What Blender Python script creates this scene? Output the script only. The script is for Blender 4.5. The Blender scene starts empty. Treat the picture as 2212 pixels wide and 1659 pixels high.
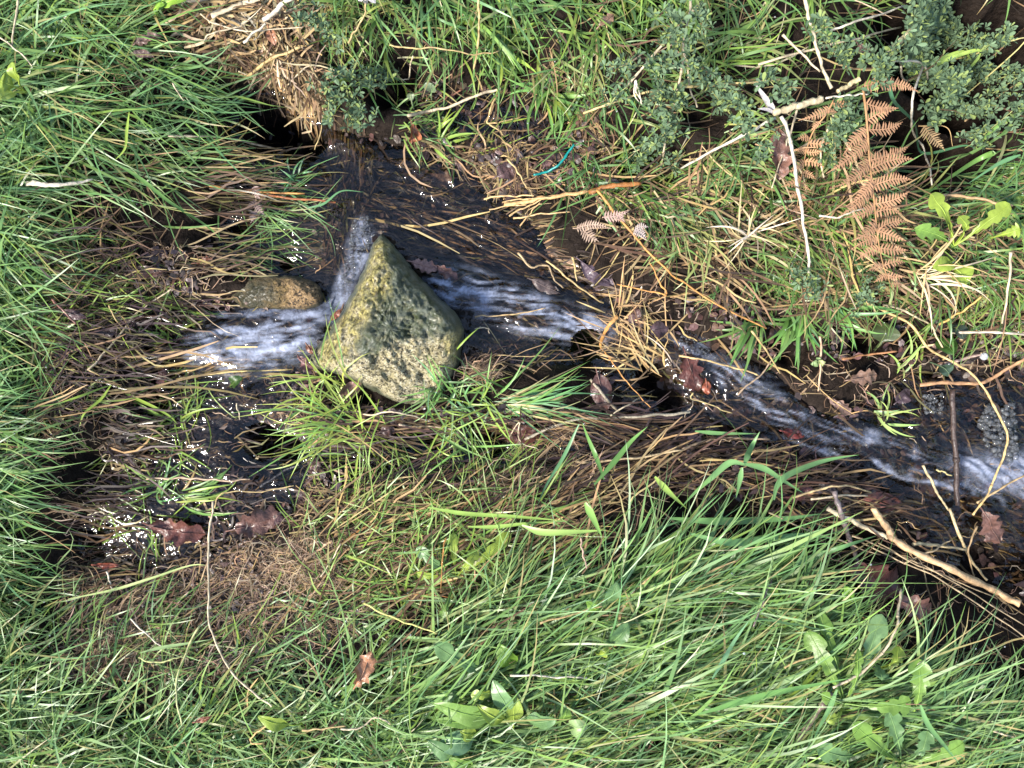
import bpy, math, random
import numpy as np
from mathutils import Vector, Matrix, Quaternion

random.seed(7)
rng = np.random.default_rng(11)
scene = bpy.context.scene
COL = scene.collection

# ------------------------------------------------------------------ camera, sky, sun, exposure
SLOPE = math.radians(17)                 # the hillside falls towards the right of the picture
R = Matrix.Rotation(SLOPE, 4, 'Y')
WIDTH = 1.5                              # metres of ground across the picture
HFOV = math.radians(69.4)
H = WIDTH / 2 / math.tan(HFOV / 2)       # camera height above the slope
K = WIDTH / 2212.0

cam_d = bpy.data.cameras.new('camera')
cam_d.sensor_width = 36
cam_d.angle = HFOV
cam_d.clip_start = 0.02
cam_d.clip_end = 400
cam = bpy.data.objects.new('camera', cam_d)
COL.objects.link(cam)
cam.matrix_basis = R @ Matrix.Translation((0, 0, H))
scene.camera = cam

sun_local = Vector((-0.62, -0.40, 0.72)).normalized()
sun_dir = (R.to_3x3() @ sun_local).normalized()
elev = math.asin(sun_dir.z)
azim = math.atan2(sun_dir.x, sun_dir.y)
world = bpy.data.worlds.new('World')
scene.world = world
world.use_nodes = True
wn = world.node_tree
bg = wn.nodes['Background']
sky = wn.nodes.new('ShaderNodeTexSky')
sky.sky_type = 'NISHITA'
sky.sun_disc = False
sky.sun_elevation = elev
sky.sun_rotation = azim
sky.air_density = 1.0
sky.dust_density = 1.2
sky.ozone_density = 1.0
wn.links.new(sky.outputs['Color'], bg.inputs['Color'])
bg.inputs['Strength'].default_value = 0.10

sun_d = bpy.data.lights.new('sun', 'SUN')
sun_d.energy = 2.8
sun_d.angle = math.radians(11)
sun_d.color = (1.0, 0.95, 0.86)
sun = bpy.data.objects.new('sun', sun_d)
COL.objects.link(sun)
sun.rotation_mode = 'QUATERNION'
sun.rotation_quaternion = sun_dir.to_track_quat('Z', 'Y')
sun.location = sun_dir * 5

vs = scene.view_settings
vs.view_transform = 'Standard'
vs.look = 'None'
vs.exposure = 1.85
vs.gamma = 1
vs.use_curve_mapping = False
scene.render.engine = 'CYCLES'
scene.cycles.max_bounces = 7
scene.cycles.diffuse_bounces = 2
scene.cycles.glossy_bounces = 3
scene.cycles.transmission_bounces = 4
scene.cycles.transparent_max_bounces = 10
scene.cycles.use_denoising = True
scene.cycles.sample_clamp_indirect = 6

# ------------------------------------------------------------------ numeric helpers
def fade(t):
    return t * t * t * (t * (t * 6 - 15) + 10)

def hsh(ix, iy, seed):
    n = (ix.astype(np.int64) * 374761393 + iy.astype(np.int64) * 668265263 + seed * 982451653) & 0xffffffff
    n = ((n ^ (n >> 13)) * 1274126177) & 0xffffffff
    n = (n ^ (n >> 16)) & 0xffffff
    return n / float(0xffffff)

def vnoise(x, y, seed=0):
    """smooth lattice noise, -1..1"""
    x = np.asarray(x, float); y = np.asarray(y, float)
    ix = np.floor(x); iy = np.floor(y)
    fx = fade(x - ix); fy = fade(y - iy)
    a = hsh(ix, iy, seed); b = hsh(ix + 1, iy, seed)
    c = hsh(ix, iy + 1, seed); d = hsh(ix + 1, iy + 1, seed)
    return ((a * (1 - fx) + b * fx) * (1 - fy) + (c * (1 - fx) + d * fx) * fy) * 2 - 1

def fbm(x, y, seed=0, octv=4, gain=0.5):
    s = 0; a = 1; tot = 0
    for o in range(octv):
        s = s + a * vnoise(x * 2 ** o + 17.3 * o, y * 2 ** o - 9.1 * o, seed + o)
        tot += a; a *= gain
    return s / tot

def inpoly(px, py, poly):
    poly = np.asarray(poly, float)
    r = np.zeros(np.shape(px), bool)
    n = len(poly)
    for i in range(n):
        x0, y0 = poly[i]; x1, y1 = poly[(i + 1) % n]
        if y0 == y1:
            continue
        c = ((y0 > py) != (y1 > py)) & (px < (x1 - x0) * (py - y0) / (y1 - y0) + x0)
        r ^= c
    return r

def d2uv(dx, dy):
    return (np.asarray(dx, float) - 1106) * K, (829.5 - np.asarray(dy, float)) * K

def T(tile, pts):
    """points read off one of nine 3x enlargements of the photograph -> photo units"""
    i = (tile - 1) % 3; j = (tile - 1) // 3
    return [(737.3 * i + p[0] / 3.0, 553.0 * j + p[1] / 3.0) + tuple(p[2:]) for p in pts]

# ------------------------------------------------------------------ terrain raster
U0, U1, V0, V1, RES = -1.26, 1.26, -1.06, 1.06, 0.003
nu = int((U1 - U0) / RES) + 1; nv = int((V1 - V0) / RES) + 1
gu, gv = np.meshgrid(U0 + np.arange(nu) * RES, V0 + np.arange(nv) * RES)
gdx = gu / K + 1106; gdy = 829.5 - gv / K

def blur(a, metres):
    r = max(1, int(metres / RES / 1.7))
    for _ in range(2):
        for ax in (0, 1):
            p = np.pad(a, [(r + 1, r) if q == ax else (0, 0) for q in (0, 1)], mode='edge')
            c = np.cumsum(p, axis=ax)
            n = a.shape[ax]
            hi = np.take(c, np.arange(2 * r + 1, 2 * r + 1 + n), axis=ax)
            lo = np.take(c, np.arange(0, n), axis=ax)
            a = (hi - lo) / (2 * r + 1)
    return a

def mask(poly, soft):
    wob = 10 * fbm(gdx / 45, gdy / 45, 91, 3)
    return blur(inpoly(gdx + wob, gdy + wob[::-1, ::-1], poly).astype(float), soft)

WATER = {   # outline (photo units), streak angle in degrees
    'inlet':  ([(470, 300), (500, 190), (590, 180), (700, 260), (800, 270), (880, 300), (800, 340), (790, 420), (800, 640), (700, 690), (640, 600), (470, 590), (430, 520), (520, 430), (460, 360)], 2),
    'band':   ([(690, 260), (780, 265), (800, 350), (790, 460), (780, 600), (740, 680), (690, 690), (690, 560), (680, 420)], 84),
    'bed':    ([(780, 310), (900, 310), (1000, 340), (1110, 420), (1150, 470), (1200, 560), (1340, 640), (1400, 690), (1330, 760), (1100, 800), (990, 780), (860, 560), (800, 500)], -8),
    'tongue': ([(380, 790), (380, 735), (440, 695), (540, 662), (700, 655), (720, 700), (650, 765), (520, 805)], 9),
    'wash':   ([(140, 1200), (190, 1080), (280, 960), (290, 700), (380, 640), (520, 650), (680, 640), (690, 780), (650, 850), (560, 900), (640, 930), (690, 1000), (640, 1100), (480, 1200), (260, 1260)], 0),
    'fall':   ([(1260, 700), (1400, 690), (1560, 740), (1700, 820), (1800, 910), (2000, 800), (2330, 800), (2330, 1300), (2080, 1240), (1900, 1080), (1780, 990), (1640, 960), (1500, 930), (1400, 900), (1300, 800)], -24),
    'gully':  ([(640, 960), (900, 930), (1100, 950), (1300, 880), (1420, 890), (1400, 960), (1100, 1030), (800, 1040)], 3),
    'seep':   ([(900, 180), (1080, 170), (1250, 230), (1230, 310), (1000, 310), (900, 260)], -20),
}
BANK_UP = [   # higher banks: outline, height, softness
    ([(-900, -900), (330, -900), (430, 60), (420, 190), (330, 330), (260, 480), (170, 640), (190, 900), (90, 1150), (-900, 1300)], 0.05, 0.10),
    ([(-900, 1330), (500, 1380), (850, 1280), (1250, 1110), (1650, 1070), (1860, 1330), (3300, 1480), (3300, 2600), (-900, 2600)], 0.05, 0.10),
    ([(640, -900), (3300, -900), (3300, 680), (1700, 650), (1350, 520), (1330, 300), (1000, 110), (720, 140)], 0.05, 0.10),
    ([(700, 890), (800, 860), (1000, 880), (1130, 860), (1240, 850), (1280, 880), (1100, 920), (900, 920), (740, 910)], 0.025, 0.03),
]
HOLLOW = [   # dark holes: x, y, radius, depth
    (555, 245, 62, .13), (635, 285, 50, .10), (520, 210, 40, .08), (600, 565, 50, .05), (545, 960, 48, .10), (600, 975, 42, .09),
    (1050, 955, 60, .08), (1270, 745, 55, .07), (1420, 825, 48, .10), (1455, 870, 40, .08), (1990, 330, 85, .16), (2080, 330, 60, .12),
    (2010, 110, 95, .22), (2090, 190, 90, .20), (1940, 60, 60, .12), (2150, 90, 60, .12), (870, 172, 38, .09), (830, 195, 32, .07), (1370, 355, 45, .09),
    (1720, 745, 50, .07), (1880, 705, 60, .08), (2000, 720, 50, .06), (300, 800, 26, .05), (300, 880, 34, .05), (265, 200, 25, .03), (300, 640, 26, .04), (430, 310, 40, .05), (480, 480, 40, .04),
    (930, 960, 60, .05), (1420, 370, 50, .09), (1850, 1180, 60, .06), (2150, 1230, 90, .06), (780, 872, 34, .05), (740, 1000, 40, .04),
    (1190, 1000, 40, .03), (160, 1180, 60, .05), (1690, 1190, 80, .06), (1600, 1140, 55, .05), (1480, 1090, 50, .04), (1380, 60, 60, .06), (1700, 400, 50, .05), (1560, 460, 40, .04), (1500, 250, 45, .05), (1650, 620, 50, .05), (700, 330, 40, .03),
    (1120, 130, 40, .05), (960, 60, 40, .04), (1240, 210, 40, .05), (60, 800, 60, .05), (120, 420, 50, .04), (180, 1010, 50, .05)
]
bank = np.zeros_like(gu)
for poly, hh, soft in BANK_UP:
    bank = np.maximum(bank, hh * mask(poly, soft))
wmasks = {n: mask(p, 0.012) for n, (p, a) in WATER.items()}
wall = np.clip(sum(wmasks.values()), 0, 1)
wsoft = blur(np.clip(sum(mask(p, 0.004) for p, a in WATER.values()), 0, 1), 0.035)
CH = 0.050
hol = np.zeros_like(gu)
for (x, y, r, dp) in HOLLOW:
    hol = np.maximum(hol, dp * np.exp(-(((gdx - x) ** 2 + (gdy - y) ** 2) / (r * r))))
rough = (0.012 * fbm(gu * 9, gv * 9, 3, 3) + 0.006 * fbm(gu * 40, gv * 40, 8, 3) + 0.0035 * fbm(gu * 110, gv * 110, 13, 2))
ground_z = bank - CH * wsoft - hol + rough
water_z = bank * 0.5 - CH + 0.017 - 0.012 * np.clip(hol / 0.05, 0, 1)

for n_, up_ in (('fall', .013), ('bed', .006), ('wash', .006), ('inlet', .004), ('band', .006), ('gully', .003)):
    water_z = water_z + up_ * mask(WATER[n_][0], 0.03) / (1 + 0.5 * (n_ == 'band'))

def samp(arr, u, v):
    i = np.clip((np.asarray(u) - U0) / RES, 0, nu - 1.001); j = np.clip((np.asarray(v) - V0) / RES, 0, nv - 1.001)
    i0 = i.astype(int); j0 = j.astype(int); fi = i - i0; fj = j - j0
    return (arr[j0, i0] * (1 - fi) + arr[j0, i0 + 1] * fi) * (1 - fj) + (arr[j0 + 1, i0] * (1 - fi) + arr[j0 + 1, i0 + 1] * fi) * fj

pit = hol > 0.042
top_z = np.where((wall > 0.5) & ~pit, np.maximum(ground_z, water_z), ground_z)   # what a thing would lie on

def P(dx, dy, h=0.0, on=None):
    """photo position -> point standing h above the ground"""
    arr = top_z if on is None else on
    z = 0.0
    for _ in range(4):
        s = (H - z) / H
        u = (dx - 1106) * K * s; v = (829.5 - dy) * K * s
        z = float(samp(arr, u, v)) + h
    return Vector((u, v, z))

# ------------------------------------------------------------------ object helpers
def mesh_from(name, verts, faces, col=None, smooth=True, attrs=None):
    me = bpy.data.meshes.new(name)
    verts = np.asarray(verts, np.float32)
    if isinstance(faces, np.ndarray):
        n, c = faces.shape
        me.vertices.add(len(verts)); me.vertices.foreach_set('co', verts.ravel())
        me.loops.add(n * c); me.loops.foreach_set('vertex_index', faces.ravel().astype(np.int32))
        me.polygons.add(n); me.polygons.foreach_set('loop_start', (np.arange(n) * c).astype(np.int32))
        me.update(calc_edges=True)
    else:
        me.from_pydata([tuple(map(float, q)) for q in verts], [], faces)
        me.update()
    if smooth:
        me.polygons.foreach_set('use_smooth', np.ones(len(me.polygons), bool))
    if col is not None:
        a = me.color_attributes.new('Col', 'FLOAT_COLOR', 'POINT')
        c = np.asarray(col, np.float32)
        if c.ndim == 1:
            c = np.tile(c, (len(verts), 1))
        if c.shape[1] == 3:
            c = np.concatenate([c, np.ones((len(c), 1), np.float32)], 1)
        a.data.foreach_set('color', c.ravel())
    if attrs:
        for an, arr in attrs.items():
            a = me.attributes.new(an, 'FLOAT', 'POINT')
            a.data.foreach_set('value', np.asarray(arr, np.float32))
    return me

def obj(name, me, mat=None, parent=None, loc=(0, 0, 0)):
    if mat is not None and len(me.materials) == 0:
        me.materials.append(mat)
    o = bpy.data.objects.new(name, me)
    COL.objects.link(o)
    o.location = loc
    if parent is not None:
        o.parent = parent
    return o

def tag(o, label=None, cat=None, group=None, kind=None):
    if label: o['label'] = label
    if cat: o['category'] = cat
    if group: o['group'] = group
    if kind: o['kind'] = kind
    return o

def empty(name, loc):
    o = bpy.data.objects.new(name, None)
    o.empty_display_size = 0.02
    COL.objects.link(o); o.location = loc
    return o

# ------------------------------------------------------------------ materials
def nodes(name):
    m = bpy.data.materials.new(name); m.use_nodes = True
    return m, m.node_tree, m.node_tree.nodes['Principled BSDF'], m.node_tree.nodes['Material Output']

def N(nt, kind, **kw):
    n = nt.nodes.new(kind)
    for k_, v_ in kw.items():
        setattr(n, k_, v_)
    return n

def col_material(name, rough=0.5, spec=0.4, trans=0.0, noise_scale=60, noise_amt=0.25, bump=0.0, bump_scale=200, stretch=None, coat=0.0):
    m, nt, b, out = nodes(name)
    L = nt.links.new
    at = N(nt, 'ShaderNodeAttribute', attribute_name='Col')
    tc = N(nt, 'ShaderNodeTexCoord')
    no = N(nt, 'ShaderNodeTexNoise'); no.inputs['Scale'].default_value = noise_scale; no.inputs['Detail'].default_value = 4
    L(tc.outputs['Object'], no.inputs['Vector'])
    mr = N(nt, 'ShaderNodeMapRange'); mr.inputs[1].default_value = 0.25; mr.inputs[2].default_value = 0.75
    mr.inputs[3].default_value = 1 - noise_amt; mr.inputs[4].default_value = 1 + noise_amt
    L(no.outputs['Fac'], mr.inputs[0])
    mx = N(nt, 'ShaderNodeVectorMath', operation='SCALE')
    L(at.outputs['Color'], mx.inputs[0]); L(mr.outputs[0], mx.inputs['Scale'])
    L(mx.outputs[0], b.inputs['Base Color'])
    b.inputs['Roughness'].default_value = rough
    b.inputs['Specular IOR Level'].default_value = spec
    b.inputs['Coat Weight'].default_value = coat
    b.inputs['Coat Roughness'].default_value = 0.12
    if bump:
        n2 = N(nt, 'ShaderNodeTexNoise'); n2.inputs['Scale'].default_value = bump_scale; n2.inputs['Detail'].default_value = 3
        L(tc.outputs['Object'], n2.inputs['Vector'])
        bp = N(nt, 'ShaderNodeBump'); bp.inputs['Strength'].default_value = bump; bp.inputs['Distance'].default_value = 0.002
        L(n2.outputs['Fac'], bp.inputs['Height']); L(bp.outputs[0], b.inputs['Normal'])
    if trans > 0:
        t = N(nt, 'ShaderNodeBsdfTranslucent'); L(mx.outputs[0], t.inputs['Color'])
        ms = N(nt, 'ShaderNodeMixShader'); ms.inputs[0].default_value = trans
        L(b.outputs[0], ms.inputs[1]); L(t.outputs[0], ms.inputs[2]); L(ms.outputs[0], out.inputs['Surface'])
    return m

M_grass = col_material('grass', 0.36, 0.34, 0.2, 35, 0.18)
M_thatch = col_material('thatch', 0.6, 0.15, 0.1, 60, 0.3)
M_wetthatch = col_material('wet_thatch', 0.5, 0.2, 0.05, 60, 0.35, coat=0.12)
M_straw = col_material('straw', 0.55, 0.35, 0.0, 130, 0.45, bump=0.5, bump_scale=300)
M_twig = col_material('twig', 0.5, 0.4, 0.0, 120, 0.45, bump=0.8, bump_scale=260, coat=0.2)
M_dead = col_material('dead_leaf', 0.42, 0.4, 0.10, 90, 0.55, bump=0.9, bump_scale=200, coat=0.12)
M_leaf = col_material('broad_leaf', 0.4, 0.45, 0.25, 45, 0.22, bump=0.5, bump_scale=120)
M_fern = col_material('dry_fern', 0.65, 0.25, 0.15, 60, 0.25)
M_shrub = col_material('shrub_leaf', 0.6, 0.18, 0.2, 40, 0.3)
M_cord = col_material('cord', 0.35, 0.5, 0.0, 80, 0.12)

def ground_material():
    m, nt, b, out = nodes('wet_soil'); L = nt.links.new
    at = N(nt, 'ShaderNodeAttribute', attribute_name='Col')
    tc = N(nt, 'ShaderNodeTexCoord')
    n1 = N(nt, 'ShaderNodeTexNoise'); n1.inputs['Scale'].default_value = 90; n1.inputs['Detail'].default_value = 6; n1.inputs['Roughness'].default_value = 0.65
    L(tc.outputs['Object'], n1.inputs['Vector'])
    mr = N(nt, 'ShaderNodeMapRange'); mr.inputs[1].default_value = 0.3; mr.inputs[2].default_value = 0.72; mr.inputs[3].default_value = 0.45; mr.inputs[4].default_value = 1.9
    L(n1.outputs['Fac'], mr.inputs[0])
    mx = N(nt, 'ShaderNodeVectorMath', operation='SCALE')
    L(at.outputs['Color'], mx.inputs[0]); L(mr.outputs[0], mx.inputs['Scale']); L(mx.outputs[0], b.inputs['Base Color'])
    b.inputs['Roughness'].default_value = 0.7
    b.inputs['Specular IOR Level'].default_value = 0.06
    bp = N(nt, 'ShaderNodeBump'); bp.inputs['Strength'].default_value = 0.9; bp.inputs['Distance'].default_value = 0.004
    n2 = N(nt, 'ShaderNodeTexNoise'); n2.inputs['Scale'].default_value = 220; n2.inputs['Detail'].default_value = 5
    L(tc.outputs['Object'], n2.inputs['Vector']); L(n2.outputs['Fac'], bp.inputs['Height']); L(bp.outputs[0], b.inputs['Normal'])
    return m

def water_material():
    m, nt, b, out = nodes('stream_water'); L = nt.links.new
    nt.nodes.remove(b)
    tc = N(nt, 'ShaderNodeTexCoord')
    foam = N(nt, 'ShaderNodeAttribute', attribute_name='foam')
    n2 = N(nt, 'ShaderNodeTexNoise'); n2.inputs['Scale'].default_value = 38; n2.inputs['Detail'].default_value = 3; n2.inputs['Distortion'].default_value = 0.8
    L(tc.outputs['Object'], n2.inputs['Vector'])
    bp = N(nt, 'ShaderNodeBump'); bp.inputs['Strength'].default_value = 0.7; bp.inputs['Distance'].default_value = 0.006
    L(n2.outputs['Fac'], bp.inputs['Height'])
    gl = N(nt, 'ShaderNodeBsdfGlossy'); gl.inputs['Roughness'].default_value = 0.05; gl.inputs['Color'].default_value = (1, 1, 1, 1)
    tr = N(nt, 'ShaderNodeBsdfTransparent'); tr.inputs['Color'].default_value = (0.74, 0.70, 0.63, 1)
    fr = N(nt, 'ShaderNodeFresnel'); fr.inputs['IOR'].default_value = 1.42
    for q in (gl, fr):
        L(bp.outputs[0], q.inputs['Normal'])
    ms = N(nt, 'ShaderNodeMixShader')
    L(fr.outputs[0], ms.inputs[0]); L(tr.outputs[0], ms.inputs[1]); L(gl.outputs[0], ms.inputs[2])
    # aerated water; its blue tint also paints in some sky sheen
    df = N(nt, 'ShaderNodeBsdfDiffuse'); df.inputs['Color'].default_value = (0.50, 0.55, 0.70, 1)
    tl = N(nt, 'ShaderNodeBsdfTranslucent'); tl.inputs['Color'].default_value = (0.50, 0.55, 0.70, 1)
    md = N(nt, 'ShaderNodeMixShader'); md.inputs[0].default_value = 0.35
    L(bp.outputs[0], df.inputs['Normal'])
    L(df.outputs[0], md.inputs[1]); L(tl.outputs[0], md.inputs[2])
    m2 = N(nt, 'ShaderNodeMixShader')
    nf = N(nt, 'ShaderNodeTexNoise'); nf.inputs['Scale'].default_value = 130; nf.inputs['Detail'].default_value = 4; nf.inputs['Distortion'].default_value = 1.2
    L(tc.outputs['Object'], nf.inputs['Vector'])
    mf = N(nt, 'ShaderNodeMapRange'); mf.inputs[1].default_value = 0.38; mf.inputs[2].default_value = 0.62; mf.inputs[3].default_value = 0.65; mf.inputs[4].default_value = 1.15
    L(nf.outputs['Fac'], mf.inputs[0])
    mm = N(nt, 'ShaderNodeMath', operation='MULTIPLY', use_clamp=True); L(foam.outputs['Fac'], mm.inputs[0]); L(mf.outputs[0], mm.inputs[1])
    L(mm.outputs[0], m2.inputs[0]); L(ms.outputs[0], m2.inputs[1]); L(md.outputs[0], m2.inputs[2])
    L(m2.outputs[0], out.inputs['Surface'])
    return m

def drop_material(name, white):
    m, nt, b, out = nodes(name); L = nt.links.new
    nt.nodes.remove(b)
    gl = N(nt, 'ShaderNodeBsdfGlossy'); gl.inputs['Roughness'].default_value = 0.05
    tr = N(nt, 'ShaderNodeBsdfTransparent'); tr.inputs['Color'].default_value = (0.95, 0.95, 0.95, 1)
    df = N(nt, 'ShaderNodeBsdfDiffuse'); df.inputs['Color'].default_value = (0.8, 0.83, 0.86, 1)
    lw = N(nt, 'ShaderNodeLayerWeight'); lw.inputs['Blend'].default_value = 0.28
    ms = N(nt, 'ShaderNodeMixShader'); L(lw.outputs['Fresnel'], ms.inputs[0]); L(tr.outputs[0], ms.inputs[1]); L(gl.outputs[0], ms.inputs[2])
    m2 = N(nt, 'ShaderNodeMixShader'); m2.inputs[0].default_value = white
    L(ms.outputs[0], m2.inputs[1]); L(df.outputs[0], m2.inputs[2]); L(m2.outputs[0], out.inputs['Surface'])
    return m

def rock_material(name='granite', tint=(1, 1, 1)):
    m, nt, b, out = nodes(name); L = nt.links.new
    tc = N(nt, 'ShaderNodeTexCoord')
    def noise(scale, detail=4, rough_=0.6):
        n = N(nt, 'ShaderNodeTexNoise'); n.inputs['Scale'].default_value = scale; n.inputs['Detail'].default_value = detail; n.inputs['Roughness'].default_value = rough_
        L(tc.outputs['Object'], n.inputs['Vector']); return n
    def ramp(src, stops):
        r = N(nt, 'ShaderNodeValToRGB'); e = r.color_ramp.elements
        e[0].position, e[0].color = stops[0][0], stops[0][1] + (1,)
        e[1].position, e[1].color = stops[-1][0], stops[-1][1] + (1,)
        for p_, c_ in stops[1:-1]:
            q = e.new(p_); q.color = c_ + (1,)
        L(src, r.inputs[0]); return r
    def mix(f, a_, b_):
        x = N(nt, 'ShaderNodeMix', data_type='RGBA')
        L(f, x.inputs[0]); L(a_, x.inputs[6]); L(b_, x.inputs[7]); return x.outputs[2]
    def mul(a_, b_):
        x = N(nt, 'ShaderNodeMath', operation='MULTIPLY', use_clamp=True); L(a_, x.inputs[0])
        if isinstance(b_, float): x.inputs[1].default_value = b_
        else: L(b_, x.inputs[1])
        return x.outputs[0]
    vor = N(nt, 'ShaderNodeTexVoronoi'); vor.inputs['Scale'].default_value = 420; L(tc.outputs['Object'], vor.inputs['Vector'])
    sep = N(nt, 'ShaderNodeSeparateColor'); L(vor.outputs['Color'], sep.inputs[0])
    grain = ramp(sep.outputs[0], [(0.0, (0.05, 0.04, 0.03)), (0.2, (0.12, 0.10, 0.07)), (0.36, (0.42, 0.36, 0.22)), (0.7, (0.58, 0.50, 0.31)), (1.0, (0.78, 0.71, 0.54))])
    big = ramp(noise(28, 5).outputs['Fac'], [(0.3, (0.6, 0.58, 0.5)), (0.65, (1.0, 1.0, 1.0))])
    base = N(nt, 'ShaderNodeMix', data_type='RGBA', blend_type='MULTIPLY'); base.inputs[0].default_value = 1
    L(grain.outputs[0], base.inputs[6]); L(big.outputs[0], base.inputs[7])
    yel = N(nt, 'ShaderNodeAttribute', attribute_name='yellow')
    alg = N(nt, 'ShaderNodeAttribute', attribute_name='algae')
    wet = N(nt, 'ShaderNodeAttribute', attribute_name='wet')
    ygrain = ramp(noise(170, 5, 0.7).outputs['Fac'], [(0.38, (0.035, 0.03, 0.008)), (0.48, (0.22, 0.18, 0.04)), (0.60, (0.58, 0.50, 0.18))])
    c1 = mix(mul(yel.outputs['Fac'], ramp(noise(60, 5).outputs['Fac'], [(0.30, (0, 0, 0)), (0.55, (1, 1, 1))]).outputs[0]), base.outputs[2], ygrain.outputs[0])
    agrain = ramp(noise(75, 6, 0.72).outputs['Fac'], [(0.28, (0.015, 0.022, 0.004)), (0.42, (0.05, 0.062, 0.018)), (0.54, (0.10, 0.115, 0.07)), (0.70, (0.20, 0.21, 0.16))])
    c2 = mix(mul(alg.outputs['Fac'], ramp(noise(110, 5).outputs['Fac'], [(0.2, (0.5, 0.5, 0.5)), (0.5, (1, 1, 1))]).outputs[0]), c1, agrain.outputs[0])
    tn = N(nt, 'ShaderNodeMix', data_type='RGBA', blend_type='MULTIPLY'); tn.inputs[0].default_value = 1; tn.inputs[7].default_value = tint + (1,)
    L(c2, tn.inputs[6]); L(tn.outputs[2], b.inputs['Base Color'])
    rr = N(nt, 'ShaderNodeMapRange'); rr.inputs[3].default_value = 0.75; rr.inputs[4].default_value = 0.42
    L(wet.outputs['Fac'], rr.inputs[0]); L(rr.outputs[0], b.inputs['Roughness'])
    L(mul(wet.outputs['Fac'], 0.35), b.inputs['Coat Weight']); b.inputs['Coat Roughness'].default_value = 0.3
    bp = N(nt, 'ShaderNodeBump'); bp.inputs['Strength'].default_value = 1.0; bp.inputs['Distance'].default_value = 0.009
    L(noise(190, 6, 0.7).outputs['Fac'], bp.inputs['Height']); L(bp.outputs[0], b.inputs['Normal'])
    return m

M_ground = ground_material(); M_water = water_material(); M_rock = rock_material(); M_rock2 = rock_material('tan_granite', (0.62, 0.46, 0.34)); M_rock3 = rock_material('dark_granite', (0.35, 0.33, 0.30))
M_dew = drop_material('dew', 0.25); M_bubble = drop_material('bubble', 0.04)

# palettes: linear base colours
MID = (0.120, 0.225, 0.055); BLUEG = (0.100, 0.215, 0.090); YELG = (0.225, 0.310, 0.050); DEEP = (0.060, 0.125, 0.030); PALEG = (0.23, 0.32, 0.13)
STRAW = (0.42, 0.30, 0.13); PALE = (0.50, 0.40, 0.26); TAN = (0.30, 0.20, 0.10); BROWN = (0.105, 0.064, 0.038); DARK = (0.032, 0.021, 0.017); PLUM = (0.062, 0.042, 0.042); ORANGE = (0.42, 0.20, 0.055); OLIVE = (0.10, 0.085, 0.03); WHITE = (0.54, 0.47, 0.36); GREY = (0.22, 0.19, 0.15)

# ------------------------------------------------------------------ the ground sheet
def axis(lo, hi, step, far):
    a = list(np.arange(lo, hi + step / 2, step))
    out_lo, out_hi = [], []
    x, s = hi, step
    while x < far:
        s *= 1.35; x += s; out_hi.append(x)
    x, s = lo, step
    while x > -far:
        s *= 1.35; x -= s; out_lo.append(x)
    return np.array(out_lo[::-1] + a + out_hi)

ax = axis(-1.02, 1.02, 0.0055, 60); ay = axis(-0.82, 0.82, 0.0055, 60)
xx, yy = np.meshgrid(ax, ay)
zz = samp(ground_z, xx, yy)
far = np.clip((np.hypot(xx, yy) - 1.3) / 3, 0, 1)
zz = zz * (1 - far) + far * (0.03 + 0.05 * fbm(xx * 0.8, yy * 0.8, 5, 3))
nx, ny = len(ax), len(ay)
idx = np.arange(nx * ny).reshape(ny, nx)
faces = np.stack([idx[:-1, :-1], idx[:-1, 1:], idx[1:, 1:], idx[1:, :-1]], -1).reshape(-1, 4)
soil = np.array((0.012, 0.0085, 0.0065)); mud = np.array((0.026, 0.018, 0.014)); weed = np.array((0.030, 0.040, 0.012)); peat = np.array((0.010, 0.008, 0.007))
gc = np.tile(soil, (nx * ny, 1))
def tint(poly, c, soft=0.02, amt=1.0):
    global gc
    w = samp(mask(poly, soft), xx, yy).ravel()[:, None] * amt
    gc = gc * (1 - w) + np.array(c) * w
tint([(120, 1180), (700, 1180), (850, 1300), (600, 1420), (180, 1420)], (0.060, 0.044, 0.036), 0.05, 0.8)
tint(WATER['wash'][0], mud, 0.03, 0.9)
tint(WATER['bed'][0], (0.045, 0.036, 0.022), 0.02, 0.9)
tint(WATER['fall'][0], (0.034, 0.026, 0.022), 0.02, 0.9)
tint([(430, 0), (700, 0), (720, 300), (600, 200), (450, 120)], (0.06, 0.042, 0.03), 0.03, 0.8)
tint([(1130, 700), (1330, 690), (1320, 780), (1200, 780)], weed, 0.02, 0.9)
tint([(560, 350), (700, 360), (700, 540), (600, 520)], weed, 0.03, 0.6)
tint([(480, 180), (700, 210), (720, 330), (520, 330)], peat, 0.02, 0.9)
tint([(690, 260), (790, 265), (790, 600), (700, 690)], (0.045, 0.034, 0.02), 0.012, 0.9)
tint([(300, 1000), (600, 930), (640, 1100), (400, 1150)], (0.05, 0.03, 0.018), 0.03, 0.7)
farw = far.ravel()[:, None]
gc = gc * (1 - farw) + np.array((0.06, 0.10, 0.03)) * farw
v = np.stack([xx.ravel(), yy.ravel(), zz.ravel()], 1)
ground = obj('ground', mesh_from('ground', v, faces, gc), M_ground)
tag(ground, 'dark wet peaty soil of the hillside under the grass', 'ground', kind='structure')

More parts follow.
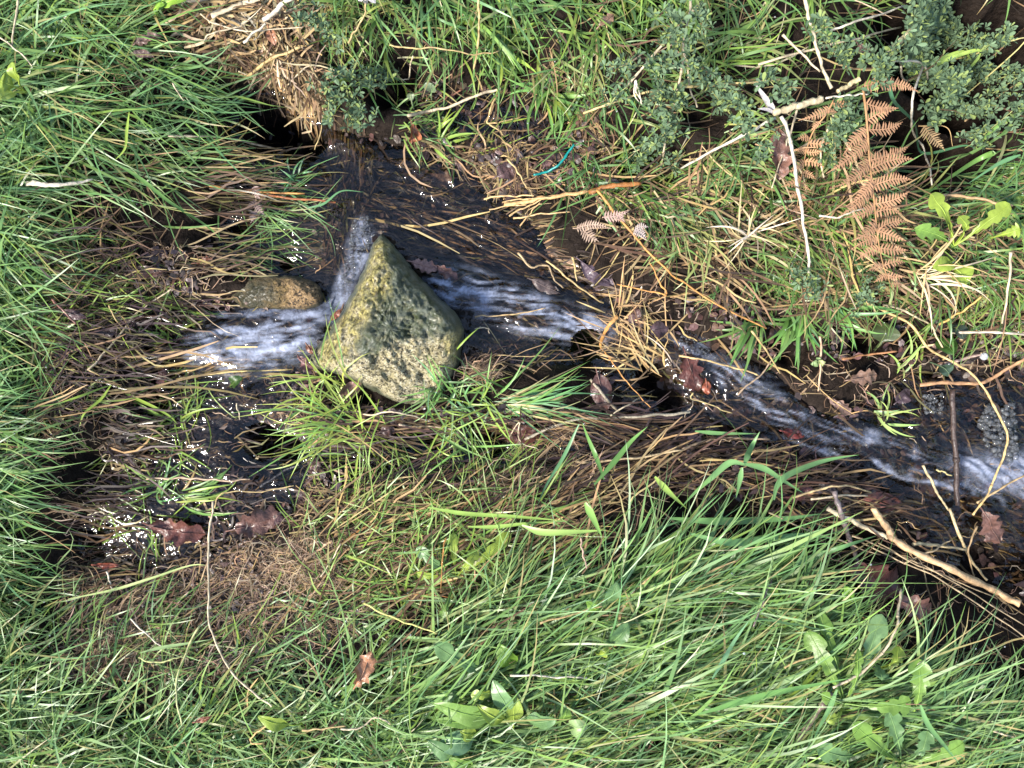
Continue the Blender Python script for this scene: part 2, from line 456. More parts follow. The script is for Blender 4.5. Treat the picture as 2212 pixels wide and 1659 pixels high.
# ------------------------------------------------------------------ the water: thin films and tongues following the bed
wx = np.arange(-0.72, 0.90, 0.0024); wy = np.arange(-0.34, 0.48, 0.0024)
WX, WY = np.meshgrid(wx, wy)
wdx = WX / K + 1106; wdy = 829.5 - WY / K
cover = samp(wall, WX, WY)
wz = samp(water_z, WX, WY)
tot = np.zeros_like(WX) + 1e-6; rip = np.zeros_like(WX); streak = np.zeros_like(WX)
AMP = {'inlet': 0.0016, 'band': 0.0026, 'bed': 0.0036, 'tongue': 0.0030, 'wash': 0.0030, 'fall': 0.0065, 'gully': 0.0016, 'seep': 0.0016}
for si, (n, (poly, ang)) in enumerate(WATER.items()):
    w = samp(wmasks[n], WX, WY)
    a = math.radians(ang + 0); ca, sa = math.cos(a), math.sin(a)
    warp = 0.012 * fbm(WX * 14, WY * 14, 40 + si, 2)
    al = WX * ca + WY * sa + warp; ac = -WX * sa + WY * ca + warp
    r = fbm(al * 22, ac * 75, 60 + si, 3) * 0.8 + 0.45 * fbm(al * 70, ac * 190, 70 + si, 2)
    s = fbm(al * 14, ac * 120, 80 + si, 3, 0.75) * 1.2 + 0.5 * fbm(al * 60, ac * 90, 110 + si, 2)
    rip += w * r * AMP[n]; streak += w * s; tot += w
rip /= tot; streak /= tot
tongue = samp(mask(WATER['tongue'][0], 0.02), WX, WY)
ton2 = samp(mask([(900, 575), (960, 565), (1080, 600), (1200, 650), (1340, 690), (1330, 720), (1200, 735), (1050, 690), (960, 655)], 0.014), WX, WY)
ton3 = samp(mask([(1480, 760), (1560, 760), (1680, 830), (1800, 900), (1950, 950), (2050, 1010), (2330, 1020), (2330, 1090), (2150, 1090), (1960, 1060), (1850, 990), (1700, 930), (1560, 830)], 0.02), WX, WY)
wz = wz + rip + 0.016 * tongue + 0.012 * ton2 + 0.008 * ton3
foam = np.clip(tongue * (0.30 + 1.0 * streak), 0, 0.85)  # white water streaks, also carrying the painted silvery sky reflection
foam = np.maximum(foam, np.clip(ton2 * (0.20 + 1.0 * streak), 0, 0.85))
foam = np.maximum(foam, np.clip(ton3 * (-0.04 + 0.8 * streak), 0, 0.6))
def foam_poly(poly, base, gain, soft=0.01):
    global foam
    w = samp(mask(poly, soft), WX, WY)
    foam = np.maximum(foam, np.clip(w * (base + gain * streak), 0, 0.85))
foam_poly(T(5, [(60, -260), (130, -280), (170, -200), (240, -90), (110, 60), (60, 180), (-30, 330), (-110, 330), (-90, 200), (0, 60), (20, -120)]), 0.30, 0.8)
foam_poly([(690, 640), (740, 600), (755, 640), (700, 740), (650, 770), (660, 720)], 0.25, 0.7)
foam_poly([(1340, 600), (1480, 690), (1560, 760), (1690, 850), (1640, 850), (1500, 770), (1400, 700)], 0.16, 0.6)
foam_poly([(1680, 930), (1830, 950), (1860, 990), (1740, 985)], 0.25, 0.8)
foam_poly([(1120, 680), (1240, 690), (1290, 710), (1260, 730), (1130, 720)], 0.22, 0.7)
foam_poly([(2060, 980), (2330, 990), (2330, 1060), (2130, 1060)], 0.42, 0.5, 0.02)
nwx, nwy = len(wx), len(wy)
idx = np.arange(nwx * nwy).reshape(nwy, nwx)
fc = np.stack([idx[:-1, :-1], idx[:-1, 1:], idx[1:, 1:], idx[1:, :-1]], -1)
keep = (cover[:-1, :-1] > 0.08) & (wz[:-1, :-1] > samp(ground_z, WX[:-1, :-1], WY[:-1, :-1]) - 0.008) & (samp(hol, WX[:-1, :-1], WY[:-1, :-1]) < 0.045)
fc = fc[keep]
used, inv = np.unique(fc.ravel(), return_inverse=True)
wv = np.stack([WX.ravel(), WY.ravel(), wz.ravel()], 1)[used]
water = obj('water', mesh_from('water', wv, inv.reshape(-1, 4), None, attrs={'foam': foam.ravel()[used]}), M_water)
tag(water, 'clear shallow stream water running over grass and soil with silvery ripples', 'water', kind='structure')
wtop = samp(water_z, gu, gv)

# ------------------------------------------------------------------ stones
def edge_dist(x, y, ox, oy):
    best = np.full(np.shape(x), 1e9)
    for i in range(len(ox)):
        j = (i + 1) % len(ox)
        ax_, ay_, bx_, by_ = ox[i], oy[i], ox[j], oy[j]
        ll = (bx_ - ax_) ** 2 + (by_ - ay_) ** 2 + 1e-9
        t = np.clip(((x - ax_) * (bx_ - ax_) + (y - ay_) * (by_ - ay_)) / ll, 0, 1)
        best = np.minimum(best, np.hypot(x - ax_ - t * (bx_ - ax_), y - ay_ - t * (by_ - ay_)))
    return best

def stone(name, label, outline, facets, base_z, rim, zones, seed, centre, rough_amt=1.0, rimw=9, mat=None):
    """facets: planes a + bx*(x-cx) + by*(y-cy) in metres per photo unit; the top is their sharp lower envelope"""
    ol = np.asarray(outline, float)
    seg = np.concatenate([ol, ol[:1]]); dl = np.hypot(*np.diff(seg, axis=0).T); s = np.concatenate([[0], np.cumsum(dl)])
    M = 150
    t = np.linspace(0, s[-1], M, endpoint=False)
    ox = np.interp(t, s, seg[:, 0]); oy = np.interp(t, s, seg[:, 1])
    ox = (np.roll(ox, 1) + 3 * ox + np.roll(ox, -1)) / 5 + 1.6 * vnoise(t / 9, t * 0, seed); oy = (np.roll(oy, 1) + 3 * oy + np.roll(oy, -1)) / 5 + 1.6 * vnoise(t / 9, t * 0 + 7, seed)
    def f(x, y):
        d = edge_dist(x, y, ox[::2], oy[::2])
        wx_ = x + 9 * fbm(x / 30, y / 30, seed + 20, 3); wy_ = y + 9 * fbm(x / 30, y / 30, seed + 30, 3)
        hs = [a + bx * (wx_ - cx) + by * (wy_ - cy) for (a, bx, by, cx, cy) in facets]
        h = hs[0]
        for q in hs[1:]:
            h = np.minimum(h, q)
        round_ = 1 - np.exp(-d / rimw)
        z = rim + (h - rim) * np.minimum(1, round_ * 1.02)
        chip = np.floor((fbm(x / 22, y / 22, seed + 40, 2) + 1) * 3.2) / 3.2
        return z + rough_amt * round_ * (0.008 * fbm(x / 34, y / 34, seed, 4) + 0.005 * chip - 0.004 + 0.003 * fbm(x / 6, y / 6, seed + 5, 2))
    rr = np.linspace(0, 1, 46)[1:] ** 0.8
    X = centre[0] + rr[:, None] * (ox - centre[0]); Y = centre[1] + rr[:, None] * (oy - centre[1])
    Z = f(X, Y)
    px = np.concatenate([[centre[0]], X.ravel()]); py = np.concatenate([[centre[1]], Y.ravel()]); pz = np.concatenate([f(np.array([centre[0]]), np.array([centre[1]])), Z.ravel()])
    for k_, (g, dz) in enumerate(((1.02, -0.010), (1.02, -0.028), (0.98, -0.055), (0.80, -0.075))):
        px = np.concatenate([px, centre[0] + g * (ox - centre[0])]); py = np.concatenate([py, centre[1] + g * (oy - centre[1])])
        pz = np.concatenate([pz, np.full(M, rim + dz) + 0.004 * fbm(ox / 20, oy / 20, seed + 9 + k_, 2)])
    z = pz + base_z
    sc = (H - z) / H
    verts = np.stack([(px - 1106) * K * sc, (829.5 - py) * K * sc, z], 1)
    F = [(0, 1 + i, 1 + (i + 1) % M) for i in range(M)]
    rings = (len(px) - 1) // M
    for r_ in range(rings - 1):
        a = 1 + r_ * M; b = a + M
        for i in range(M):
            j = (i + 1) % M
            F.append((a + i, b + i, b + j, a + j))
    F.append(tuple(1 + (rings - 1) * M + i for i in range(M))[::-1])
    F = [tuple(reversed(q)) for q in F]
    att = {}
    for an in ('yellow', 'algae', 'wet'):
        a = np.zeros(len(px))
        for poly, val, soft in zones.get(an, []):
            w = mask(poly, soft)
            uu, vv = d2uv(px + 7 * vnoise(px / 11, py / 11, 5), py + 7 * vnoise(px / 11, py / 11, 6))
            a = np.maximum(a, val * samp(w, uu, vv))
        if an in ('algae', 'wet'):     # the wet waterline round the foot
            a = np.maximum(a, np.clip(1.25 - edge_dist(px, py, ox[::2], oy[::2]) / 7 + 0.6 * vnoise(px / 14, py / 14, seed), 0, 1))
            a[-4 * M:] = 1
        att[an] = a
    org = verts.mean(0); org[2] = base_z - 0.03
    o = obj(name, mesh_from(name, verts - org, F, None, attrs=att), mat or M_rock, None, org)
    tag(o, label, 'rock')
    return o

BOULD = [(825, 508), (848, 530), (872, 560), (905, 600), (950, 648), (985, 678), (1000, 712), (994, 755), (986, 790), (972, 825), (955, 850), (925, 870), (890, 877), (852, 872), (815, 848), (765, 822), (715, 806), (685, 796), (668, 778), (690, 745), (720, 706), (745, 665), (770, 620), (790, 575), (806, 530)]
boulder = stone('boulder', 'large pointed granite boulder, wet algae above and dry pale face below', BOULD,
    [(.072, -.00006, .00010, 860, 690), (.078, .00050, .00012, 795, 690), (.072, -.00012, -.00030, 880, 750), (.075, -.00045, .00010, 950, 700), (.020, .0, .00042, 826, 525)],
    -0.010, 0.004,
    {'yellow': [([(800, 500), (850, 500), (860, 600), (900, 640), (800, 680), (770, 760), (660, 800), (690, 730)], 1.0, 0.012), ([(940, 710), (1010, 690), (1005, 790), (970, 790)], 0.7, 0.01), ([(900, 760), (990, 780), (960, 880), (900, 860)], 0.35, 0.02), (BOULD, 0.22, 0.004)],
     'algae': [([(850, 510), (900, 590), (960, 650), (1000, 700), (985, 722), (930, 722), (850, 738), (810, 770), (775, 770), (768, 730), (790, 690), (820, 655), (850, 630), (838, 570)], 1.0, 0.010)],
     'wet': [([(820, 500), (1010, 690), (990, 725), (850, 740), (775, 775), (690, 770), (790, 560)], 1.0, 0.01)]}, 21, (845, 710), 1.3, 7)
SMALL = [(498, 640), (512, 618), (540, 602), (590, 596), (640, 597), (672, 605), (692, 622), (698, 642), (690, 662), (662, 672), (622, 668), (570, 668), (520, 664)]
stone('stone', 'small rounded tan stone, mossy at its left end, left of the boulder', SMALL,
    [(.020, .00008, .0, 600, 635), (.026, -.0002, .0001, 650, 635), (.024, .0, -.00025, 600, 640)], -0.020, 0.0,
    {'algae': [([(490, 590), (585, 600), (610, 640), (560, 680), (490, 670)], 1.0, 0.012)], 'yellow': [([(490, 590), (640, 590), (600, 680), (490, 680)], 0.8, 0.02)], 'wet': [([(490, 590), (600, 590), (580, 680), (490, 680)], 0.8, 0.02)]}, 33, (600, 635), 0.7, 13, M_rock2)
stone('submerged_stone', 'flat dark granite stone under water right of the boulder', [(1010, 700), (1060, 690), (1120, 705), (1190, 740), (1230, 780), (1200, 815), (1120, 825), (1050, 800), (1012, 760)],
    [(.006, .0, .0, 1100, 750), (.008, -.00008, .0, 1100, 750)], -0.046, 0.0,
    {'algae': [([(1130, 690), (1240, 720), (1240, 830), (1140, 780)], 1.0, 0.02), ([(1000, 680), (1240, 680), (1240, 840), (1000, 840)], 0.95, 0.004)], 'wet': [([(1000, 680), (1250, 680), (1250, 840), (1000, 840)], 1.0, 0.01)]}, 45, (1110, 755), 0.7, 12, M_rock3)

# stones stand above the turf: things that lie on them must know
for o, poly, top in ((boulder, BOULD, 0.0),):
    me = o.data
    co = np.empty(len(me.vertices) * 3); me.vertices.foreach_get('co', co); co = co.reshape(-1, 3) + np.array(o.location)
    ii = np.clip(((co[:, 0] - U0) / RES).astype(int), 1, nu - 2); jj = np.clip(((co[:, 1] - V0) / RES).astype(int), 1, nv - 2)
    for a in (-1, 0, 1):
        for b in (-1, 0, 1):
            np.maximum.at(top_z, (jj + b, ii + a), co[:, 2])

bould_m = mask(BOULD, 0.004); small_m = mask(SMALL, 0.004)
# ------------------------------------------------------------------ ribbons: grass blades and straws by the thousand
def ribbons(u, v, head, length, width, el0, bend, yaw, S, z0, c0, c1, roll=None, wav=None, minh=0.0015, clampto=None, wmode='blade'):
    n = len(u)
    t = np.linspace(0, 1, S)[None]
    hd = head[:, None] + yaw[:, None] * t
    if wav is not None:
        hd = hd + wav[0][:, None] * np.sin(t * wav[1][:, None] + wav[2][:, None])
    el = el0[:, None] - bend[:, None] * t
    step = (length / (S - 1))[:, None]
    dx = np.cos(el) * np.cos(hd) * step; dy = np.cos(el) * np.sin(hd) * step; dz = np.sin(el) * step
    cum = lambda a: np.concatenate([np.zeros((n, 1)), np.cumsum(a[:, :-1], 1)], 1)
    X = u[:, None] + cum(dx); Y = v[:, None] + cum(dy)
    base = samp(ground_z if clampto is None else clampto, u, v)
    Z = base[:, None] + z0[:, None] + cum(dz)
    g = samp(top_z if clampto is None else clampto, X, Y)
    Z = np.maximum(Z, g + minh + 0.002 * t)
    if roll is None:
        roll = np.zeros(n)
    sx = -np.sin(hd) * np.cos(roll)[:, None]; sy = np.cos(hd) * np.cos(roll)[:, None]; sz = np.sin(roll)[:, None] * np.ones_like(hd)
    if wmode == 'blade':
        wp = np.minimum(1, 0.55 + 2.2 * t) * (1 - t ** 2.6) + 0.03
    else:
        wp = np.minimum(1, 0.6 + 3 * t) * np.minimum(1, 0.35 + 3 * (1 - t))
    hw = (width[:, None] * wp) / 2
    V = np.empty((n, S, 2, 3))
    V[:, :, 0, 0] = X - sx * hw; V[:, :, 0, 1] = Y - sy * hw; V[:, :, 0, 2] = Z - sz * hw
    V[:, :, 1, 0] = X + sx * hw; V[:, :, 1, 1] = Y + sy * hw; V[:, :, 1, 2] = Z + sz * hw
    q = np.arange(S - 1)
    f1 = np.stack([q * 2, q * 2 + 1, q * 2 + 3, q * 2 + 2], -1)
    F = (f1[None] + (np.arange(n) * S * 2)[:, None, None]).reshape(-1, 4)
    mixt = (t ** 1.8)[..., None]
    C = c0[:, None, :] * (1 - mixt) + c1[:, None, :] * mixt
    C = np.repeat(C[:, :, None, :], 2, 2)
    return V.reshape(-1, 3), F, C.reshape(-1, 3), (X, Y, Z)

class Pool:
    def __init__(s): s.V, s.F, s.C, s.n = [], [], [], 0
    def add(s, V, F, C):
        s.V.append(V); s.F.append(F + s.n); s.C.append(C); s.n += len(V)
    def build(s, name, mat):
        return obj(name, mesh_from(name, np.concatenate(s.V), np.concatenate(s.F), np.concatenate(s.C)), mat)

def scatter(poly, n):
    poly = np.asarray(poly, float); lo = poly.min(0); hi = poly.max(0)
    xs, ys, got = [], [], 0
    while got < n:
        q = rng.random((n * 2 + 20, 2)) * (hi - lo) + lo
        m = inpoly(q[:, 0], q[:, 1], poly)
        xs.append(q[m, 0]); ys.append(q[m, 1]); got += m.sum()
    return np.concatenate(xs)[:n], np.concatenate(ys)[:n]

def pal_pick(pal, n, var=0.22):
    cols = np.array([p_[0] for p_ in pal]); w = np.array([p_[1] for p_ in pal], float); w /= w.sum()
    c = cols[rng.choice(len(cols), n, p=w)]
    c2 = cols[rng.choice(len(cols), n, p=w)]
    k_ = rng.random((n, 1)) * 0.5
    c = c * (1 - k_) + c2 * k_
    return c * (1 + var * (rng.random((n, 1)) * 2 - 1)) * (1 + 0.08 * (rng.random((n, 3)) * 2 - 1))

dew_pts = []
def grass_zone(pool, poly, clumps, per, head, spread, ln, wd, pal, el=(0.25, 0.95), bend=(0.5, 1.6), inner=0.58, cs=26, avoid=None, tipdry=0.12, dew=0.0, S=7):
    cx, cy = scatter(poly, clumps)
    ch = np.radians(head + spread * rng.normal(size=clumps) * 0.75)
    cl = rng.uniform(0.75, 1.2, clumps)
    ccol = pal_pick(pal, clumps, 0.15)
    k_ = rng.poisson(per, clumps) + 2
    id_ = np.repeat(np.arange(clumps), k_); n = len(id_)
    x = cx[id_] + rng.normal(size=n) * cs; y = cy[id_] + rng.normal(size=n) * cs
    u, v = d2uv(x, y)
    hd = ch[id_] + rng.normal(size=n) * inner
    L = rng.uniform(ln[0], ln[1], n) * K * cl[id_]
    W = (wd[0] + (wd[1] - wd[0]) * rng.random(n) ** 1.6 * np.where(rng.random(n) < 0.12, 1.7, 1.0)) * K
    c = ccol[id_] * 0.55 + pal_pick(pal, n, 0.25) * 0.45
    tip = c * rng.uniform(0.95, 1.3, (n, 1))
    dry = rng.random(n) < tipdry
    tip[dry] = np.array(STRAW) * 0.9
    c[:, :] = c
    base = c * 0.85 + np.array((0.10, 0.10, 0.03)) * 0.15
    ux, vx = u + np.cos(hd) * L * 0.75, v + np.sin(hd) * L * 0.75
    ok = (samp(bould_m, u, v) < 0.3) & (samp(bould_m, ux, vx) < 0.5) & (samp(bould_m, (u + ux) / 2, (v + vx) / 2) < 0.5)
    u, v, hd, L, W, base, tip = u[ok], v[ok], hd[ok], L[ok], W[ok], base[ok], tip[ok]; n = len(u)
    V, F, C, path = ribbons(u, v, hd, L, W, rng.uniform(el[0], el[1], n), rng.uniform(bend[0], bend[1], n), rng.normal(size=n) * 0.42, S, np.zeros(n), base, tip, rng.normal(size=n) * 0.6, (np.where(rng.random(n) < 0.14, 0.5, 0.05) * rng.random(n), rng.uniform(3, 8, n), rng.uniform(0, 6, n)))
    pool.add(V, F, C)
    if dew > 0:
        X, Y, Z = path
        m = rng.random(X.shape) < dew
        m[:, 0] = False
        dew_pts.append(np.stack([X[m], Y[m], Z[m] + 0.0007], 1))

def thatch_zone(pool, poly, n, head, spread, ln, wd, pal, lift=(0, 0.012), S=6, wave=0.35, on=None, el=0.06, soak=0.12, thin=False):
    x, y = scatter(poly, n); u, v = d2uv(x, y)
    hd = np.radians(head + spread * rng.normal(size=n))
    L = rng.uniform(ln[0], ln[1], n) * K
    x0 = u - np.cos(hd) * L / 2; y0 = v - np.sin(hd) * L / 2
    c = pal_pick(pal, n, 0.3)
    x1, y1 = x0 + np.cos(hd) * L, y0 + np.sin(hd) * L
    ok = (samp(bould_m, x0, y0) < 0.4) & (samp(bould_m, u, v) < 0.4) & (samp(bould_m, x1, y1) < 0.4) & (samp(small_m, u, v) < 0.4)
    if on is None:
        ok &= (samp(wall, u, v) < 0.5) | (rng.random(n) < soak)
    ok &= (samp(hol, u, v) < 0.03) | (rng.random(n) < 0.12)
    if thin:
        ok &= (samp(CORR, u, v) < 0.4) | (rng.random(n) < 0.2)
    x0, y0, hd, L, c = x0[ok], y0[ok], hd[ok], L[ok], c[ok]; n = len(x0)
    V, F, C, _ = ribbons(x0, y0, hd, L, rng.uniform(wd[0], wd[1], n) * K, rng.normal(size=n) * el, rng.normal(size=n) * el * 2, rng.normal(size=n) * 0.25, S,
                         rng.uniform(lift[0], lift[1], n), c, c * rng.uniform(0.8, 1.15, (n, 1)), rng.normal(size=n) * 0.5,
                         (rng.uniform(0, wave, n), rng.uniform(3, 9, n), rng.uniform(0, 6, n)), 0.0008, on, 'straw')
    pool.add(V, F, C)

def litter_zone(store, poly, n, size, pal, lift=(0.0, 0.012)):
    x, y = scatter(poly, n); u, v = d2uv(x, y)
    ok = (samp(bould_m, u, v) < 0.4) & ((samp(hol, u, v) < 0.035) | (rng.random(n) < 0.2))
    u, v = u[ok], v[ok]; n = len(u)
    z = samp(ground_z, u, v) + rng.uniform(lift[0], lift[1], n)
    r = rng.uniform(size[0], size[1], n) * K / 2
    a = rng.uniform(0, 6.28, n); asp = rng.uniform(0.35, 0.8, n)
    th = np.linspace(0, 2 * np.pi, 7)[:-1]
    rad = r[:, None] * rng.uniform(0.65, 1.1, (n, 6))
    lx = np.cos(th)[None] * rad; ly = np.sin(th)[None] * rad * asp[:, None]
    tx = rng.normal(size=n) * 0.3; ty = rng.normal(size=n) * 0.3; cu = rng.normal(size=n) * 12
    lz = lx * tx[:, None] + ly * ty[:, None] + cu[:, None] * lx ** 2
    X = u[:, None] + lx * np.cos(a)[:, None] - ly * np.sin(a)[:, None]; Y = v[:, None] + lx * np.sin(a)[:, None] + ly * np.cos(a)[:, None]
    V = np.concatenate([np.stack([u, v, z + 0.0008], 1)[:, None], np.stack([X, Y, z[:, None] + lz], -1)], 1)
    f = np.array([(0, i + 1, (i + 1) % 6 + 1) for i in range(6)])
    F = (f[None] + (np.arange(n) * 7)[:, None, None]).reshape(-1, 3)
    c = pal_pick(pal, n, 0.35)
    store.add(V.reshape(-1, 3), F, np.repeat(c, 7, 0))

# ------------------------------------------------------------------ grass and thatch (nobody could count them)
G = Pool(); D = Pool(); WD = Pool()
LEFT_UP = [(-330, -60), (230, -60), (300, 90), (270, 210), (200, 330), (130, 470), (-330, 520)]
LEFT_LOW = [(-330, 480), (110, 480), (70, 600), (50, 760), (70, 900), (30, 1040), (-20, 1160), (-30, 1290), (-330, 1300)]
p_left = [(MID, 4), (BLUEG, 4), (DEEP, 2), (YELG, 1), (PALEG, 1)]
p_low = [(MID, 4), (BLUEG, 3), (PALEG, 2), (DEEP, 1.2), (YELG, 1.4)]
p_top = [(MID, 4), (BLUEG, 2), (YELG, 2), (DEEP, 2), (STRAW, 0.5)]
p_yel = [(YELG, 4), (MID, 3), (STRAW, 0.7)]
grass_zone(G, LEFT_UP, 229, 8, -6, 28, (129, 283), (2.8, 6.2), p_left, el=(0.2, 0.8), bend=(0.4, 1.3), dew=0.012)
grass_zone(G, LEFT_LOW, 349, 8, -4, 36, (103, 232), (2.6, 5.8), p_left, el=(0.2, 0.9), bend=(0.5, 1.5), dew=0.03)
grass_zone(G, [(-330, -330), (400, -330), (400, 40), (300, 90), (-330, 130)], 152, 7, 0, 75, (86, 206), (2.6, 6.2), p_top, dew=0.015)
grass_zone(G, [(120, 540), (250, 540), (300, 640), (220, 720), (180, 830), (120, 900), (90, 700)], 39, 5, -5, 70, (60, 137), (2.6, 4.8), p_yel, el=(0.2, 0.8), dew=0.02)
grass_zone(G, [(300, 140), (430, 150), (430, 260), (360, 330), (350, 430), (270, 430), (250, 330)], 29, 6, -5, 20, (103, 206), (2.6, 5.5), p_left, el=(0.1, 0.5), bend=(0.2, 0.8))
BL = [(-330, 1320), (20, 1370), (180, 1490), (380, 1540), (470, 1470), (560, 1410), (720, 1430), (860, 1360), (860, 1990), (-330, 1990)]
grass_zone(G, BL, 560, 9, 10, 36, (103, 240), (2.6, 5.8), p_low, dew=0.03)
grass_zone(G, [(-100, 1180), (120, 1240), (330, 1280), (560, 1260), (760, 1230), (800, 1340), (560, 1420), (380, 1450), (220, 1420), (-100, 1330)], 72, 5, 5, 60, (77, 172), (2.2, 4.5), p_low, dew=0.03)
BR = [(800, 1400), (900, 1320), (1050, 1250), (1250, 1190), (1450, 1170), (1600, 1190), (1680, 1290), (1720, 1420), (1900, 1470), (2540, 1530), (2540, 1990), (800, 1990)]
grass_zone(G, BR, 657, 9, 33, 15, (144, 324), (2.6, 7.0), p_low, el=(0.2, 0.85), bend=(0.3, 1.3), dew=0.015, inner=0.38)
grass_zone(G, BR, 132, 5, 115, 45, (94, 197), (2.6, 5.5), p_low, dew=0.02)
grass_zone(G, [(660, 940), (850, 930), (1050, 950), (1150, 1040), (1100, 1150), (900, 1260), (700, 1280), (620, 1120)], 71, 6, 20, 75, (60, 154), (2.3, 4.0), [(MID, 3), (YELG, 3), (PALEG, 1)], dew=0.03)
grass_zone(G, [(700, 1080), (1200, 1080), (1100, 1200), (850, 1300), (650, 1260)], 43, 7, 25, 50, (77, 189), (2.5, 4.8), [(MID, 3), (YELG, 2), (PALEG, 1)], dew=0.02)
grass_zone(G, [(160, 560), (420, 600), (380, 1200), (160, 1200)], 34, 4, 10, 70, (51, 129), (2.5, 4.4), [(MID, 2), (YELG, 3), (PALEG, 1)], el=(0.1, 0.7), dew=0.02)
grass_zone(G, [(640, -330), (1500, -330), (1500, 40), (1350, 60), (1180, 90), (1000, 80), (850, 40), (760, 90), (690, 60)], 229, 7, -50, 75, (77, 180), (2.8, 6.9), p_top, dew=0.015)
grass_zone(G, [(700, 100), (860, 80), (1000, 110), (1300, 90), (1330, 330), (1240, 300), (1080, 150), (820, 160), (740, 220)], 42, 5, -60, 80, (60, 129), (2.8, 6.2), p_top, dew=0.015)
grass_zone(G, [(1480, -330), (2540, -330), (2540, 200), (2100, 0), (1900, 60), (1780, 260), (1330, 300), (1330, 80)], 114, 7, -20, 80, (77, 180), (2.8, 6.9), p_top, dew=0.008)
grass_zone(G, [(1300, 300), (1500, 330), (1780, 300), (1960, 420), (2240, 320), (2540, 340), (2540, 610), (2050, 620), (1820, 590), (1600, 570), (1460, 530), (1290, 450), (1230, 380)], 223, 7, -55, 70, (68, 163), (2.8, 6.2), p_top, dew=0.012)
grass_zone(G, [(1480, 560), (1700, 590), (1900, 610), (2250, 640), (2250, 690), (1980, 660), (1760, 650), (1560, 630)], 35, 6, -85, 40, (68, 137), (2.8, 5.5), p_top, dew=0.02)
grass_zone(G, [(2060, 640), (2540, 600), (2540, 800), (2200, 740)], 23, 4, 190, 60, (68, 137), (2.6, 4.8), p_yel)
grass_zone(G, [(600, 40), (720, 40), (740, 140), (640, 130)], 16, 5, -30, 70, (60, 120), (2.6, 4.8), p_top)
grass_zone(G, [(820, 250), (1040, 250), (1080, 320), (930, 310)], 11, 5, -20, 60, (51, 111), (2.6, 5.5), p_top, el=(0.2, 0.7))
grass_zone(G, [(460, 360), (600, 380), (640, 560), (450, 560)], 19, 4, 0, 20, (68, 154), (1.9, 3.8), p_left, el=(0.05, 0.4), bend=(0.1, 0.5))
# the meadow goes on beyond the picture
RING = [(-1900, -1900), (4100, -1900), (4100, 3600), (-1900, 3600)]
xs, ys = scatter(RING, 2900)
out_ = (xs < -260) | (xs > 2470) | (ys < -260) | (ys > 1920)
for sx_, sy_ in ((1, 1),):
    cx, cy = xs[out_], ys[out_]
    k_ = np.full(len(cx), 7); id_ = np.repeat(np.arange(len(cx)), k_); n = len(id_)
    u, v = d2uv(cx[id_] + rng.normal(size=n) * 40, cy[id_] + rng.normal(size=n) * 40)
    hd = np.radians(10 + 70 * rng.normal(size=len(cx)))[id_] + rng.normal(size=n) * 0.5
    c = pal_pick(p_low, n, 0.25)
    V, F, C, _ = ribbons(u, v, hd, rng.uniform(160, 340, n) * K, rng.uniform(7, 13, n) * K, rng.uniform(0.4, 1.1, n), rng.uniform(0.6, 1.8, n), rng.normal(size=n) * 0.4, 6, np.zeros(n), c * 0.85, c * 1.1)
    G.add(V, F, C)

CORR = mask([(430, 150), (760, 230), (1000, 160), (1330, 250), (1330, 420), (1500, 640), (1760, 720), (2330, 740), (2330, 1280), (2000, 1230), (1750, 1040), (1450, 1010), (1150, 1060), (700, 1080), (640, 1250), (120, 1260), (120, 1000), (200, 560), (420, 420)], 0.03)
ALL = [(-330, -330), (2540, -330), (2540, 1990), (-330, 1990)]
p_dry = [(STRAW, 1.2), (TAN, 3), (PALE, 0.4), (BROWN, 5), (DARK, 2)]
p_wetd = [(BROWN, 3), (TAN, 1), (OLIVE, 1.5), (STRAW, 0.5), (DARK, 5), (PLUM, 4)]
p_gold = [(STRAW, 1.8), (TAN, 2.5), (ORANGE, 0.2), (BROWN, 4), (DARK, 2)]
p_root = [((0.26, 0.18, 0.12), 3), ((0.36, 0.27, 0.19), 1.5), (TAN, 2), (BROWN, 3)]
thatch_zone(D, ALL, 3200, 0, 55, (50, 180), (1.6, 4), p_dry, (0, 0.02), el=0.12, thin=True)
thatch_zone(D, BR, 800, 30, 20, (100, 260), (2, 5), p_gold, (0.0, 0.02), el=0.15)
thatch_zone(D, [(150, 500), (330, 500), (380, 640), (200, 900), (100, 1000)], 380, 0, 35, (60, 180), (1.5, 4), p_wetd, (0, 0.02))
thatch_zone(D, [(420, -60), (640, -60), (700, 100), (700, 220), (640, 280), (560, 170), (430, 120)], 1500, 20, 75, (40, 130), (2, 6), [(PALE, 1.5), (STRAW, 1.5), (TAN, 3), (BROWN, 4)], (0.0, 0.03), el=0.15)
thatch_zone(D, [(120, 1180), (700, 1180), (850, 1300), (600, 1420), (180, 1440)], 2200, 0, 45, (20, 90), (1.2, 3), p_root, (0, 0.008), wave=1.0)
thatch_zone(D, [(680, 870), (900, 900), (1250, 890), (1460, 880), (1460, 1000), (1250, 1060), (900, 1050), (680, 1000)], 850, 3, 16, (80, 260), (2, 5), [(STRAW, 0.7), (TAN, 1.5), (BROWN, 4), (DARK, 5), (PLUM, 2)], (0, 0.018))
thatch_zone(D, [(700, 1050), (1300, 1040), (1300, 1140), (900, 1280), (700, 1250)], 650, 15, 22, (90, 240), (2, 5), p_gold, (0, 0.02))
thatch_zone(D, [(1280, 880), (1800, 960), (1950, 1100), (1850, 1200), (1600, 1040), (1300, 1040)], 520, -3, 28, (70, 220), (2, 5), [(STRAW, 0.6), (TAN, 1.3), (BROWN, 4), (DARK, 5), (PLUM, 2)], (0, 0.02))
thatch_zone(D, [(1330, 380), (1800, 350), (2250, 560), (2250, 800), (1900, 720), (1500, 660), (1280, 520)], 950, -5, 45, (60, 190), (2, 5), p_dry, (0, 0.03), el=0.2)
